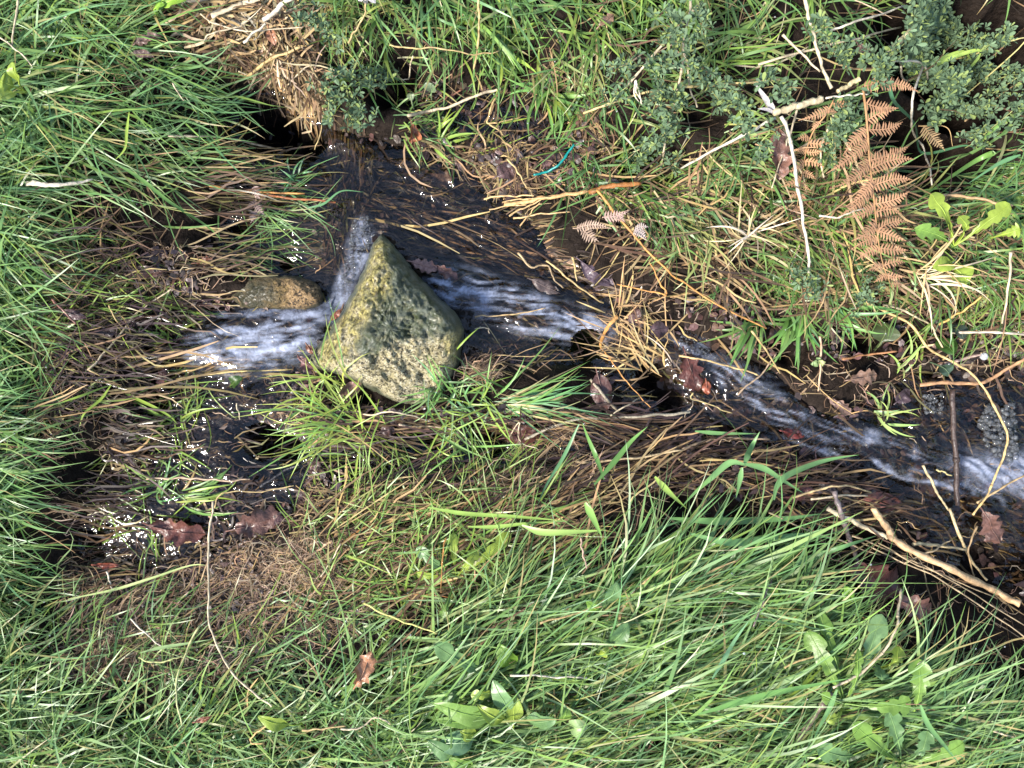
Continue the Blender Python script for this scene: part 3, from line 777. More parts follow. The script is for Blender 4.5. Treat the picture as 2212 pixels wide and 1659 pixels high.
thatch_zone(D, [(880, 170), (1250, 180), (1330, 330), (1330, 420), (1100, 420), (900, 300)], 1100, 0, 70, (30, 110), (1.5, 4), [(TAN, 3), (BROWN, 4), (STRAW, 1), (DARK, 2)], (0, 0.012), wave=0.8)
LT = Pool()
p_lit = [(PLUM, 4), (DARK, 4), (BROWN, 2), ((0.10, 0.05, 0.04), 2), ((0.13, 0.085, 0.07), 1)]
litter_zone(LT, WATER['wash'][0], 1500, (8, 30), p_lit, (0.0, 0.016))
litter_zone(LT, WATER['fall'][0], 900, (8, 34), p_lit, (0.0, 0.014))
litter_zone(LT, WATER['bed'][0], 500, (8, 30), p_lit, (0.0, 0.012))
litter_zone(LT, WATER['inlet'][0], 350, (8, 28), p_lit, (0.0, 0.010))
litter_zone(LT, [(150, 540), (420, 540), (430, 680), (300, 720), (160, 800)], 400, (8, 30), p_lit, (0.0, 0.012))
litter_zone(LT, [(880, 170), (1250, 180), (1330, 330), (1330, 420), (1100, 420), (900, 300)], 500, (8, 28), p_lit, (0.0, 0.012))
litter_zone(LT, [(680, 880), (1460, 880), (1800, 980), (1950, 1120), (1300, 1040), (680, 1060)], 700, (8, 30), p_lit, (0.0, 0.014))
litter_zone(LT, [(120, 1180), (700, 1180), (850, 1300), (600, 1420), (180, 1440)], 500, (6, 24), p_lit, (0.0, 0.010))
litter_zone(LT, [(1450, 640), (2250, 660), (2250, 800), (1500, 760)], 500, (8, 30), p_lit, (0.0, 0.012))
# strands in and just under the running water, combed by the flow
wet = lambda poly, n, head, spread, ln, wd, pal, lo, hi, **kw: thatch_zone(WD, poly, n, head, spread, ln, wd, pal, (lo, hi), on=ground_z, **kw)
wet(WATER['wash'][0], 2200, 1, 11, (40, 170), (1.5, 5), p_wetd, 0.0, 0.014, wave=0.7)
wet([(270, 830), (600, 790), (650, 900), (500, 1180), (200, 1200)], 2600, 0, 40, (15, 60), (2, 7), [(BROWN, 3), (DARK, 5), (TAN, 1), (PLUM, 4)], 0.0, 0.02, wave=1.0)
wet([(360, 760), (680, 740), (680, 800), (380, 830)], 70, 6, 6, (120, 330), (3, 6), [(STRAW, 3), (TAN, 2), (OLIVE, 1)], 0.012, 0.026)
wet(WATER['bed'][0], 800, -8, 16, (30, 150), (1.5, 5), [(TAN, 1.2), (OLIVE, 2), (BROWN, 3), (DARK, 4), (PLUM, 2), (STRAW, 0.4)], 0.0, 0.013, wave=0.8)
wet([(850, 440), (1130, 480), (1250, 620), (1330, 680), (1150, 560), (900, 520)], 110, -16, 9, (130, 320), (2, 6), [(TAN, 2), (BROWN, 4), (STRAW, 0.7), (DARK, 2)], 0.002, 0.016)
wet([(450, 300), (680, 300), (680, 590), (450, 590)], 420, 1, 14, (40, 200), (1.5, 4.5), [(OLIVE, 3), (BROWN, 3), (TAN, 1), (DARK, 4), (STRAW, 0.4)], 0.0, 0.012)
wet(WATER['band'][0], 260, 84, 14, (20, 90), (1.5, 5), [(BROWN, 3), (OLIVE, 2), (DARK, 3)], 0.0, 0.012)
wet(WATER['fall'][0], 900, -24, 26, (30, 150), (1.5, 5), [(BROWN, 4), (TAN, 1.5), (DARK, 4), (OLIVE, 1.5), (STRAW, 0.4)], 0.0, 0.008, wave=0.7)
wet(WATER['gully'][0], 350, 3, 12, (60, 220), (2, 5), p_wetd, 0.0, 0.02)
# fine roots and leaf crumbs everywhere on the bare wet soil
thatch_zone(D, [(150, 520), (700, 540), (700, 1250), (120, 1250)], 2200, 0, 50, (12, 60), (1, 2.4), p_root, (0, 0.014), wave=1.2)
thatch_zone(D, [(1280, 620), (2300, 640), (2300, 1350), (1900, 1300), (1300, 900)], 1200, -20, 50, (12, 60), (1, 2.4), p_root, (0, 0.014), wave=1.2)

litter = LT.build('leaf_litter', M_dead)
tag(litter, 'dark sodden crumbs of leaf litter on the wet stream bed', 'leaf litter', kind='stuff')
grass = G.build('grass', M_grass)
tag(grass, 'long wet green grass growing on both banks of the stream', 'grass', kind='stuff')
thatch = D.build('dead_grass', M_thatch)
tag(thatch, 'tan dead grass and fine roots matted between the green blades', 'dead grass', kind='stuff')
wet_thatch = WD.build('submerged_grass', M_wetthatch)
tag(wet_thatch, 'brown drowned grass strands combed along the flow in the water', 'dead grass', kind='stuff')

# ------------------------------------------------------------------ single stems, blades, leaves
def smooth_path(pts, n):
    """Catmull-Rom through the points (Vectors), n samples"""
    p = [pts[0] * 2 - pts[1]] + list(pts) + [pts[-1] * 2 - pts[-2]]
    segs = len(pts) - 1; out = []
    for i in range(n):
        t = i / (n - 1) * segs; s = min(int(t), segs - 1); f = t - s
        a, b, c, d = p[s], p[s + 1], p[s + 2], p[s + 3]
        out.append(0.5 * ((2 * b) + (c - a) * f + (2 * a - 5 * b + 4 * c - d) * f * f + (3 * b - a - 3 * c + d) * f ** 3))
    return out

def tube(path, radii, sides=6, flat=1.0):
    verts, F = [], []
    n = len(path)
    prev = None
    for i, p in enumerate(path):
        d = (path[min(i + 1, n - 1)] - path[max(i - 1, 0)]).normalized()
        if prev is None:
            prev = Vector((0, 0, 1)) if abs(d.z) < 0.9 else Vector((1, 0, 0))
        nn = (prev - d * prev.dot(d)).normalized(); bb = d.cross(nn); prev = nn
        for k_ in range(sides):
            a = 2 * math.pi * k_ / sides
            verts.append(p + nn * math.cos(a) * radii[i] * flat + bb * math.sin(a) * radii[i])
    for i in range(n - 1):
        for k_ in range(sides):
            a = i * sides + k_; b = i * sides + (k_ + 1) % sides
            F.append((a, b, b + sides, a + sides))
    F.append(tuple(range(sides))[::-1]); F.append(tuple((n - 1) * sides + k_ for k_ in range(sides)))
    return verts, F

def place(pts, h0, h1=None):
    """photo polyline -> 3-D points; heights above what lies below, blended so a stiff stem stays straight"""
    h1 = h0 if h1 is None else h1
    n = len(pts); q = []
    for i, p in enumerate(pts):
        t = i / (n - 1)
        h = p[2] if len(p) > 2 else h0 * (1 - t) + h1 * t
        q.append(P(p[0], p[1], h))
    return q

def stem(name, label, cat, pts, w, col, h0=0.03, h1=None, taper=0.7, mat=None, joints=0, group=None, wob=1.0, flat=1.0, colend=None):
    q = place(pts, h0, h1)
    n = max(10, 5 * len(pts))
    path = smooth_path(q, n)
    sd = random.randint(0, 999)
    jit = [Vector((vnoise(np.array([i * 0.45]), np.array([sd * 1.3]), 1)[0], vnoise(np.array([i * 0.45]), np.array([sd * 2.1]), 2)[0], 0)) * 0.0016 * wob for i in range(n)]
    path = [a + b for a, b in zip(path, jit)]
    org = path[0].copy()
    path = [a - org for a in path]
    rad = [w * 0.84 * K / 2 * (1 - (1 - taper) * i / (n - 1)) * (1 + 0.16 * math.sin(i * 2.3 + sd) + random.uniform(-0.12, 0.12)) for i in range(n)]
    V, F = tube(path, rad, 6, flat)
    c0 = np.array(col); c1 = np.array(colend if colend is not None else np.array(col) * random.uniform(0.8, 1.1))
    tt = np.repeat(np.linspace(0, 1, n), 6)[:, None]
    C = (c0 * (1 - tt) + c1 * tt) * (1 + 0.18 * (rng.random((n * 6, 1)) * 2 - 1)) * (0.72 + 0.38 * np.repeat(rng.random(n), 6)[:, None])
    o = obj(name, mesh_from(name, V, F, C), mat or M_straw, None, org)
    tag(o, label, cat, group)
    for j in range(joints):
        i = int((j + 0.6) / joints * (n - 2)) + 1
        a, b = path[i], path[min(i + 1, n - 1)]
        d = (b - a).normalized() * w * K * 0.35
        V2, F2 = tube([a - d, a - d * 0.3, a + d * 0.3, a + d], [rad[i] * 1.02, rad[i] * 1.13, rad[i] * 1.13, rad[i] * 1.02], 6)
        obj('joint', mesh_from('joint', V2, F2, c0 * 0.75), mat or M_straw, o)
    return o

def prong(o, pts, w, col, h):
    path = [p - o.location for p in smooth_path(place(pts, h), 8)]
    V, F = tube(path, [w * K / 2 * (1 - 0.06 * i) for i in range(8)], 5)
    obj('prong', mesh_from('prong', V, F, col), M_straw, o)

def ribbon_mesh(path, width, c0, c1, fold=0.25, prof=None, sway=0.0):
    n = len(path); V, F, C = [], [], []
    for i, p in enumerate(path):
        t = i / (n - 1)
        d = (path[min(i + 1, n - 1)] - path[max(i - 1, 0)]).normalized()
        s = d.cross(Vector((0, 0, 1)))
        s = s.normalized() if s.length > 1e-4 else Vector((1, 0, 0))
        s = Quaternion(d, sway * math.sin(t * 3.0 + sway * 7)) @ s
        up = s.cross(d)
        w = width * 0.5 * (prof(t) if prof else (min(1, 0.3 + 2.5 * t) * (1 - t ** 2.4) + 0.02))
        V += [p - s * w + up * w * fold, p, p + s * w + up * w * fold]
        c = np.array(c0) * (1 - t) + np.array(c1) * t
        C += [c * 1.0, c * 1.12, c * 1.0]
        if i:
            b = i * 3
            F += [(b - 3, b - 2, b + 1, b), (b - 2, b - 1, b + 2, b + 1)]
    return V, F, C

def broad_blade(label, pts, w, col, h0=0.05, h1=None, tip=None, group=None, name='long_grass', fold=0.3):
    path = smooth_path(place(pts, h0, h1), max(12, 5 * len(pts)))
    org = path[0].copy(); path = [a - org for a in path]
    V, F, C = ribbon_mesh(path, w * K, col, tip if tip is not None else np.array(col) * 1.1, fold, None, 0.35)
    o = obj(name, mesh_from(name, V, F, C), M_grass, None, org)
    tag(o, label, 'grass blade', group, 'thing')
    return o

def tuft(label, base, n, head, spread, ln, wd, pal, el=(0.3, 1.0), h=0.0, name='grass_tuft', cat='grass tuft', mat=None, bend=(0.4, 1.4), group=None, jit=11):
    b = P(base[0], base[1], h)
    root = empty(name, b); tag(root, label, cat, group)
    for i in range(n):
        hd = math.radians(head + random.gauss(0, spread) if spread < 170 else head + random.uniform(-180, 180))
        L = random.uniform(*ln) * K; e = random.uniform(*el); bd = random.uniform(*bend); yw = random.gauss(0, 0.6)
        p = Vector((random.gauss(0, jit) * K, random.gauss(0, jit) * K, 0)); path = []
        for k_ in range(8):
            t = k_ / 7
            path.append(p.copy())
            a = hd + yw * t
            p = p + Vector((math.cos(e - bd * t) * math.cos(a), math.cos(e - bd * t) * math.sin(a), math.sin(e - bd * t))) * (L / 7)
            g = float(samp(top_z, b.x + p.x, b.y + p.y)) + 0.003 - b.z
            p.z = max(p.z, g)
        c = pal_pick(pal, 1, 0.25)[0]
        V, F, C = ribbon_mesh(path, random.uniform(*wd) * K, c * 0.95, c * random.uniform(0.95, 1.25), 0.25, None, random.uniform(-0.5, 0.5))
        obj('blade', mesh_from('blade', V, F, C), mat or M_grass, root)
        if random.random() < 0.5 and mat is None:
            q = path[random.randint(3, 7)] + b; dew_pts.append(np.array([[q.x, q.y, q.z + 0.0008]]))
    return root

def leaf_verts(L, W, prof, curl=0.0, cup=0.0, twist=0.0, bumps=0.0, nl=16, nw=6, seed=0, bend=0.0):
    """leaf along +x, flat in xy"""
    V, F = [], []
    ang = 0; x = 0; z = 0
    for i in range(nl + 1):
        t = i / nl
        w = W * 0.5 * prof(t)
        for j in range(nw + 1):
            s = j / nw * 2 - 1
            y = s * w
            zz_ = z + cup * abs(s) ** 1.7 * w + curl * (s ** 2) * w * math.sin(t * 5 + seed) + bumps * vnoise(np.array([t * 6 + seed]), np.array([s * 2 + seed]), 3)[0]
            ty = twist * (t - 0.3)
            V.append(Vector((x, y * math.cos(ty) - zz_ * math.sin(ty), y * math.sin(ty) + zz_ * math.cos(ty))))
        ang = bend * t
        x += L / nl * math.cos(ang); z -= L / nl * math.sin(ang)
    for i in range(nl):
        for j in range(nw):
            a = i * (nw + 1) + j
            F.append((a, a + nw + 1, a + nw + 2, a + 1))
    return V, F

def oak(seed):
    return lambda t: (math.sin(math.pi * min(1, max(0, t)) ** 0.85) ** 0.6) * (1 + 0.26 * math.sin(t * 25 + seed)) * (0.55 + 0.6 * t) if 0 < t < 1 else 0.03
def oval(t):
    return max(0.03, math.sin(math.pi * t ** 0.9) ** 0.75) if 0 < t < 1 else 0.03
def spat(t):          # dandelion-like: long narrow foot, broad toothed end
    body = 0.10 + 0.90 * min(1, max(0, (t - 0.12) / 0.6)) ** 1.3
    end = 1 if t < 0.78 else math.sqrt(max(0.0, 1 - ((t - 0.78) / 0.22) ** 2))
    saw = (t * 6.5) % 1
    return max(0.04, body * end * (1 - 0.5 * saw * (1 if 0.15 < t < 0.82 else 0)))
def dock(t):          # smooth stalked blade
    if t < 0.32: return 0.10
    q = (t - 0.32) / 0.68
    return max(0.04, math.sin(math.pi * min(1, q ** 0.75 * 0.97 + 0.03)) ** 0.7)

def orient(a, pitch, roll):
    return Matrix.Rotation(a, 3, 'Z') @ Matrix.Rotation(-pitch, 3, 'Y') @ Matrix.Rotation(roll, 3, 'X')

def dead_leaf(label, centre, size, ang, col, shape='oak', h=0.006, pitch=0.0, roll=0.0, curl=0.5, cup=0.2, bend=0.3, group=None):
    L, W = size[0] * K, size[1] * K
    sd = random.uniform(0, 9)
    V, F = leaf_verts(L, W, oak(sd) if shape == 'oak' else oval, curl, cup, random.uniform(-0.3, 0.3), 0.004 * L / 0.05, 18, 6, sd, bend)
    M3 = orient(math.radians(ang), pitch, roll)
    mid = Vector((L / 2, 0, 0))
    V2 = [M3 @ (p - mid) for p in V]
    lowest = min(p.z for p in V2)
    c = P(centre[0], centre[1], h); c.z -= min(0, lowest) * 0.5
    cc = np.array(col) * (1 + 0.25 * (rng.random((len(V2), 1)) * 2 - 1))
    o = obj('dead_leaf', mesh_from('dead_leaf', V2, F, cc), M_dead, None, c)
    tag(o, label, 'dead leaf', group)
    rib = [V2[i * 7 + 3] + Vector((0, 0, 0.0006)) for i in range(19)]
    st = [rib[0] - (rib[2] - rib[0]).normalized() * L * 0.18] + rib
    tv, tf = tube(st, [0.0011 - 0.0008 * i / 19 for i in range(20)], 4)
    obj('midrib', mesh_from('midrib', tv, tf, np.array(col) * 1.25 + 0.01), M_dead, o)
    return o

def add_leaf(root, org, base, tip, W, prof, col, h0, h1, seed=0, cup=0.15, roll=0.0, archz=0.01, rib=True, name='leaf'):
    """one green leaf of a plant: from base to tip (photo units)"""
    a = P(base[0], base[1], h0); b = P(tip[0], tip[1], h1)
    d = b - a; L = d.length
    V, F = leaf_verts(L, W * K, prof, 0.12, cup, 0.0, 0.0025, 30 if prof is spat else 18, 4, seed, 0.0)
    ang = math.atan2(d.y, d.x); pit = math.asin(max(-1, min(1, d.z / L)))
    M3 = orient(ang, pit, roll)
    out = []
    for p in V:
        t = p.x / L
        q = M3 @ p; q.z += archz * math.sin(math.pi * min(1, max(0, t)))
        out.append(q + a - org)
    tt = np.array([p.x / L for p in V])[:, None]
    c = np.array(col) * (0.9 + 0.2 * tt) * (1 + 0.10 * (rng.random((len(V), 1)) * 2 - 1))
    o = obj(name, mesh_from(name, out, F, c), M_leaf, root)
    if rib:
        nw = 5; n = len(out) // nw
        path = [out[i * nw + 2] + Vector((0, 0, 0.0005)) for i in range(n)]
        tv, tf = tube(path, [0.0013 * (1 - 0.85 * i / n) for i in range(n)], 4)
        obj('midrib', mesh_from('midrib', tv, tf, np.array(col) * 1.35 + np.array((0.05, 0.06, 0.02))), M_leaf, o)
    return o

def rosette(name, label, base, leaves, col, h=0.01, prof=spat, group=None, cat='plant'):
    org = P(base[0], base[1], 0.0)
    root = empty(name, org); tag(root, label, cat, group)
    for i, lf in enumerate(leaves):
        b0 = lf[3] if len(lf) > 3 else base
        c = np.array(lf[2] if lf[2] is not None else col)
        add_leaf(root, org, b0, lf[0], lf[1], prof, c, max(0.004, h - 0.018), max(0.006, h - 0.014) + random.uniform(0.022, 0.042), i * 1.7, random.uniform(0.05, 0.3), random.uniform(-0.35, 0.35), random.uniform(0.008, 0.02))
    return root

def fern(name, label, rachis, pinnae, col, h0, h1, width=12, cat='fern frond', rw=5):
    path = smooth_path(place(rachis, h0, h1), 24)
    org = path[0].copy(); path = [p - org for p in path]
    root = empty(name, org); tag(root, label, cat)
    tv, tf = tube(path, [rw * K / 2 * (1 - 0.7 * i / 23) for i in range(24)], 6)
    obj('rachis', mesh_from('rachis', tv, tf, np.array(col) * 0.9 + np.array((0.05, 0.03, 0.0))), M_fern, root)
    for (b, t, wf) in pinnae:
        # foot of the pinna sits on the nearest point of the rachis
        u0, v0 = d2uv(b[0], b[1])
        hb = h0 + (h1 - h0) * 0.5
        foot = min(path, key=lambda p: ((org + p).x - P(b[0], b[1], hb).x) ** 2 + ((org + p).y - P(b[0], b[1], hb).y) ** 2)
        tipz = (org + foot).z + random.uniform(-0.004, 0.010)
        s = (H - tipz) / H
        tip = Vector(((t[0] - 1106) * K * s, (829.5 - t[1]) * K * s, tipz)) - org
        d = tip - foot; L = d.length; d.normalize()
        side = d.cross(Vector((0, 0, 1))).normalized(); up = side.cross(d)
        V, F, C = [], [], []
        n = max(7, int(L / K / 5.2))
        sagc = random.uniform(0.04, 0.12) * random.choice((-1, 1))
        def at(q): return foot + d * L * q + side * L * sagc * math.sin(math.pi * q) + up * (0.10 * L * math.sin(math.pi * q))
        V += [at(i / n) + side * 0.0006 for i in range(n + 1)] + [at(i / n) - side * 0.0006 for i in range(n + 1)]
        F += [(i, i + 1, n + 2 + i, n + 1 + i) for i in range(n)]
        for i in range(n):
            q = (i + 0.5) / n
            lw = width * wf * K * (0.35 + 0.9 * math.sin(math.pi * min(1, q * 0.75 + 0.28))) * (1 - q ** 4)
            for sg in (1, -1):
                p0 = at(q); ax_ = (side * sg + d * 0.35 + up * random.uniform(-0.45, 0.25)).normalized()
                hw = L / n * 0.31
                k0 = len(V)
                V += [p0 - d * hw, p0 + d * hw, p0 + ax_ * lw * 0.6 + d * hw * 1.05 + up * 0.0008, p0 + ax_ * lw + d * hw * 0.2, p0 + ax_ * lw * 0.6 - d * hw * 0.85 + up * 0.0008]
                F += [(k0, k0 + 1, k0 + 2, k0 + 4), (k0 + 4, k0 + 2, k0 + 3)]
        cc = np.array(col) * random.uniform(0.85, 1.15) * (1 + 0.15 * (rng.random((len(V), 1)) * 2 - 1))
        obj('pinna', mesh_from('pinna', V, F, cc, smooth=False), M_fern, root)
    return root

# leaf clusters of the small-leaved shrub: a few shared meshes
def cluster_mesh(k_):
    V, F, C = [], [], []
    n = random.randint(5, 8)
    for i in range(n):
        a = 2 * math.pi * i / n + random.uniform(-0.4, 0.4); e = random.uniform(0.1, 1.0)
        L = random.uniform(0.006, 0.010); w = L * random.uniform(0.30, 0.42)
        d = Vector((math.cos(a) * math.cos(e), math.sin(a) * math.cos(e), math.sin(e))); s = d.cross(Vector((0, 0, 1))).normalized(); up = s.cross(d)
        o_ = d * 0.001; k0 = len(V)
        V += [o_, o_ + d * L * 0.55 + s * w * 0.5 + up * w * 0.2, o_ + d * L * 0.85 + s * w * 0.45 + up * w * 0.15, o_ + d * L, o_ + d * L * 0.85 - s * w * 0.45 + up * w * 0.15, o_ + d * L * 0.55 - s * w * 0.5 + up * w * 0.2, o_ + d * L * 0.55]
        F += [(k0, k0 + 1, k0 + 6), (k0, k0 + 6, k0 + 5), (k0 + 1, k0 + 2, k0 + 3, k0 + 6), (k0 + 6, k0 + 3, k0 + 4, k0 + 5)]
        base = np.array((0.115, 0.175, 0.095)) * random.uniform(0.7, 1.3)
        if random.random() < 0.12: base = np.array((0.22, 0.28, 0.09))
        C += [base] * 7
    return mesh_from('leaf_cluster', V, F, C)
CLUSTERS = [cluster_mesh(i) for i in range(9)]
for m_ in CLUSTERS: m_.materials.append(M_shrub)

def sprig(label, pts, h0, h1, step=9, size=1.0, w=3.2, spreadpx=7, col=(0.24, 0.26, 0.09), group=None):
    path = smooth_path(place(pts, h0, h1), 30)
    org = path[0].copy(); path = [p - org for p in path]
    root = empty('shrub_sprig', org); tag(root, label, 'shrub sprig', group)
    tv, tf = tube(path, [w * K / 2 * (1 - 0.6 * i / 29) for i in range(30)], 5)
    obj('stem', mesh_from('stem', tv, tf, col), M_straw, root)
    Lp = sum((path[i + 1] - path[i]).length for i in range(29))
    n = max(5, int(Lp / (step * K)))
    for i in range(n):
        t = (i + random.random()) / n
        p = path[min(29, int(t * 29))]
        o = bpy.data.objects.new('leaf_cluster', random.choice(CLUSTERS))
        COL.objects.link(o); o.parent = root
        o.location = p + Vector((random.gauss(0, spreadpx) * K, random.gauss(0, spreadpx) * K, random.uniform(-4, 7) * K))
        o.rotation_euler = (random.gauss(0, 0.5), random.gauss(0, 0.5), random.uniform(0, 6.28))
        s = size * random.uniform(0.75, 1.35); o.scale = (s, s, s)
    return root

# ------------------------------------------------------------------ straws, reeds and twigs
ST, TW = 'straw', 'twig'
# upper left
stem('reed_stem', 'pale flat reed pointing right over the dark pool', 'reed', T(1, [(1040, 850), (1400, 888), (1850, 970)]), 6.5, PALE, 0.05, 0.035, 0.95, flat=0.4)
stem('straw', 'short pale straw crossing blades just above the flat reed', ST, T(1, [(1120, 535), (1180, 640)]), 4, PALE, 0.06)
stem('reed_stem', 'thick tan reed slanting across the brown mat above the pool', 'reed', T(1, [(1530, 455), (1750, 385), (1950, 310)]), 9, STRAW, 0.04, 0.05, 0.8, joints=2)
stem('reed_stem', 'broad pale reed leaving the straw heap through the top edge', 'reed', T(1, [(1370, 110), (1540, 40), (1720, -30)]), 12, PALE, 0.05, 0.06, 0.9, flat=0.5, joints=1)
stem('reed_stem', 'whitish thick stalk standing out of the straw heap at the top edge', 'reed', T(1, [(1710, 135), (1800, 60), (1900, -25)]), 12, WHITE, 0.05, 0.08, 0.9, joints=1)
stem('straw', 'whitish straw curling under the thick stalk in the straw heap', ST, T(1, [(1580, 280), (1640, 215), (1720, 160)]), 7, WHITE, 0.05, 0.06)
stem('straw', 'long pale straw arcing along the lower rim of the straw heap', ST, T(1, [(1300, 95), (1400, 150), (1560, 195), (1760, 190), (1960, 175)]), 4, PALE, 0.05)
stem('straw', 'pale straw running up and left out of the straw heap', ST, T(1, [(1310, 270), (1370, 215), (1500, 185), (1600, 150)]), 4, PALE, 0.05)
stem('straw', 'thin straw slanting up right beside the reddish leaf in the mat', ST, T(1, [(1830, 590), (1930, 480), (2010, 420)]), 4, PALE, 0.05)
stem('straw', 'bent pale straw hanging left of the reddish leaf in the mat', ST, T(1, [(1620, 550), (1640, 470), (1720, 445), (1880, 440)]), 4, PALE, 0.045)
stem('straw', 'bent tan straw hanging from the mat down to the brown water band', ST, T(1, [(2090, 690), (2085, 800), (2045, 970)]), 4, STRAW, 0.05, 0.02)
stem('straw', 'thin bleached straw lying left in the grass near the pale husk', ST, T(1, [(1, 240), (140, 350), (210, 430)]), 4, PALE, 0.08)
stem('straw', 'upright pale straw at the upper left edge of the grass', ST, T(1, [(120, 0), (95, 160), (75, 300)]), 5, PALE, 0.08)
stem('husk', 'pale shredded grass husk lying in the left bank grass', 'husk', T(1, [(150, 1180), (330, 1195), (520, 1180), (600, 1160)]), 14, WHITE, 0.07, 0.06, 0.25, flat=0.35)
stem('straw', 'orange drowned stem lying along the dark water above the two stones', ST, T(1, [(1360, 1205), (1600, 1240), (1970, 1250)]), 7, ORANGE, 0.02)
stem('straw', 'rusty stem end reaching right into the brown water band', ST, T(1, [(1680, 1260), (1900, 1285), (2180, 1310)]), 7, (0.26, 0.09, 0.03), 0.02)
stem('straw', 'pale thin straw crossing the dark water right of the pink fern scrap', ST, T(1, [(1330, 935), (1560, 985), (1860, 1065)]), 4, STRAW, 0.03)
broad_blade('blue-green grass blade curling over the brown water band', T(1, [(1990, 1350), (2100, 1320), (2212, 1240), (2360, 1245)]), 6, BLUEG, 0.03, 0.03)
broad_blade('arching bright blade sweeping down right across the left grass', T(1, [(730, 1050), (900, 1150), (1100, 1310), (1330, 1460), (1440, 1560)]), 8, MID, 0.07, 0.04)
broad_blade('light green blade curving down into the pool from upper left', T(1, [(830, 720), (820, 850), (800, 960), (730, 1040)]), 6, YELG, 0.08)
# upper middle
stem('twig', 'pale bare twig lying slantwise below the top centre grass', TW, T(2, [(430, 750), (560, 722), (700, 690), (880, 620), (1035, 570)]), 8, PALE, 0.03, 0.035, 0.85, M_straw, joints=2)
stem('twig', 'short red-brown stem touching the pale bare twig', TW, T(2, [(630, 665), (700, 625), (785, 578)]), 6, (0.22, 0.09, 0.05), 0.025, mat=M_twig)
stem('straw', 'long jointed straw coming straight down from the top centre edge', ST, T(2, [(882, -10), (890, 130), (882, 300), (860, 420), (890, 500), (910, 590)]), 6, STRAW, 0.07, 0.03, 0.7, joints=3)
stem('straw', 'tan straw bent at a sharp angle on the dark soil', ST, T(2, [(1000, 625), (965, 720), (948, 800), (1010, 840), (1065, 880)]), 5, STRAW, 0.02)
stem('straw', 'straight tan straw meeting the bent straw at its corner', ST, T(2, [(950, 800), (1050, 785), (1155, 765)]), 4, STRAW, 0.022)
stem('straw', 'pale straw slanting below the bent one above the teal cord', ST, T(2, [(1080, 1035), (1150, 1120), (1195, 1210)]), 5, STRAW, 0.02)
stem('straw', 'thin zigzag straw left of the top centre jointed straw', ST, T(2, [(40, 285), (90, 190), (150, 90), (160, 20)]), 5, STRAW, 0.07)
stem('straw', 'pale straw slanting down left above the dark hole at top centre', ST, T(2, [(440, 305), (400, 400), (360, 500)]), 4, PALE, 0.06)
stem('straw', 'yellowish straw lying across the grass top centre', ST, T(2, [(280, 195), (420, 250), (600, 300), (860, 325), (1020, 330)]), 4.5, STRAW, 0.06)
stem('reed_stem', 'straight pale reed slanting from the top edge through the shrub', 'reed', T(2, [(2330, 20), (2110, 260), (1960, 430), (1835, 565)]), 7, PALE, 0.09, 0.07, 0.85)
stem('reed_stem', 'yellowish reed lying level through the leafy shrub', 'reed', T(2, [(1570, 735), (1760, 660), (2000, 592), (2212, 565), (2460, 540), (2850, 515)]), 6, (0.50, 0.38, 0.16), 0.07, 0.08, 0.85, joints=4)
stem('reed_stem', 'pale reed dropping steeply through the shrub left of the fern', 'reed', T(2, [(2225, 395), (2170, 620), (2130, 850), (2070, 1115)]), 6.5, PALE, 0.085, 0.05, 0.8, joints=2)
pr = stem('straw', 'three-pronged white straw scrap hanging under the level reed', ST, T(2, [(1905, 520), (1920, 590), (1955, 670)]), 5, WHITE, 0.08)
prong(pr, T(2, [(1905, 520), (1935, 590), (1945, 668)]), 3, WHITE, 0.08); prong(pr, T(2, [(1905, 520), (1900, 600), (1930, 655)]), 3, WHITE, 0.08)
stem('straw', 'tan bundle of frayed stems, thick, pointing right above the fern scraps', ST, T(2, [(1050, 1330), (1180, 1310), (1300, 1280), (1470, 1262), (1600, 1240)]), 12, (0.46, 0.27, 0.11), 0.035, 0.03, 0.8, flat=0.6)
for i_, (a_, b_, w_) in enumerate([((920, 1285), (1250, 1272), 5), ((960, 1360), (1200, 1330), 4), ((1090, 1400), (1290, 1300), 5), ((1050, 1310), (1350, 1275), 4), ((1160, 1460), (1290, 1310), 4), ((1110, 1415), (1480, 1370), 5)]):
    stem('straw', ['topmost', 'second', 'middle', 'shortest inner', 'steepest', 'lowest'][i_] + ' split fibre of the tan frayed stem bundle', ST, T(2, [a_, ((a_[0] + b_[0]) / 2, (a_[1] + b_[1]) / 2 - 8), b_]), w_, (0.50, 0.33, 0.15), 0.028, 0.036)
stem('reed_stem', 'dark orange wet reed right of the frayed stem bundle', 'reed', T(2, [(1600, 1245), (1760, 1205), (1945, 1190)]), 13, (0.25, 0.10, 0.025), 0.03, 0.03, 0.9, flat=0.5)
stem('twig', 'long orange bracken stalk running down right to the stream', TW, T(2, [(1650, 1230), (1740, 1340), (1850, 1470), (1960, 1600), (2100, 1740), (2260, 1860), (2480, 2000), (2760, 2130)]), 7, (0.46, 0.22, 0.06), 0.04, 0.04, 0.6, joints=3)
stem('twig', 'short orange side branch of the long bracken stalk', TW, T(5, [(2110, 250), (1980, 225), (1790, 178)]), 5, (0.46, 0.22, 0.06), 0.035, 0.03, 0.5)
stem('twig', 'second orange branch leaving the bracken stalk upward', TW, T(5, [(2110, 250), (2060, 160), (1995, 45)]), 5, (0.46, 0.22, 0.06), 0.035, 0.045, 0.6)
stem('cord', 'short teal-green plastic cord curved on the soil', 'cord', T(2, [(1245, 1132), (1330, 1115), (1410, 1065), (1470, 990), (1508, 938)]), 6.5, (0.0, 0.17, 0.15), 0.02, 0.04, 1.0, M_cord, wob=0.3)
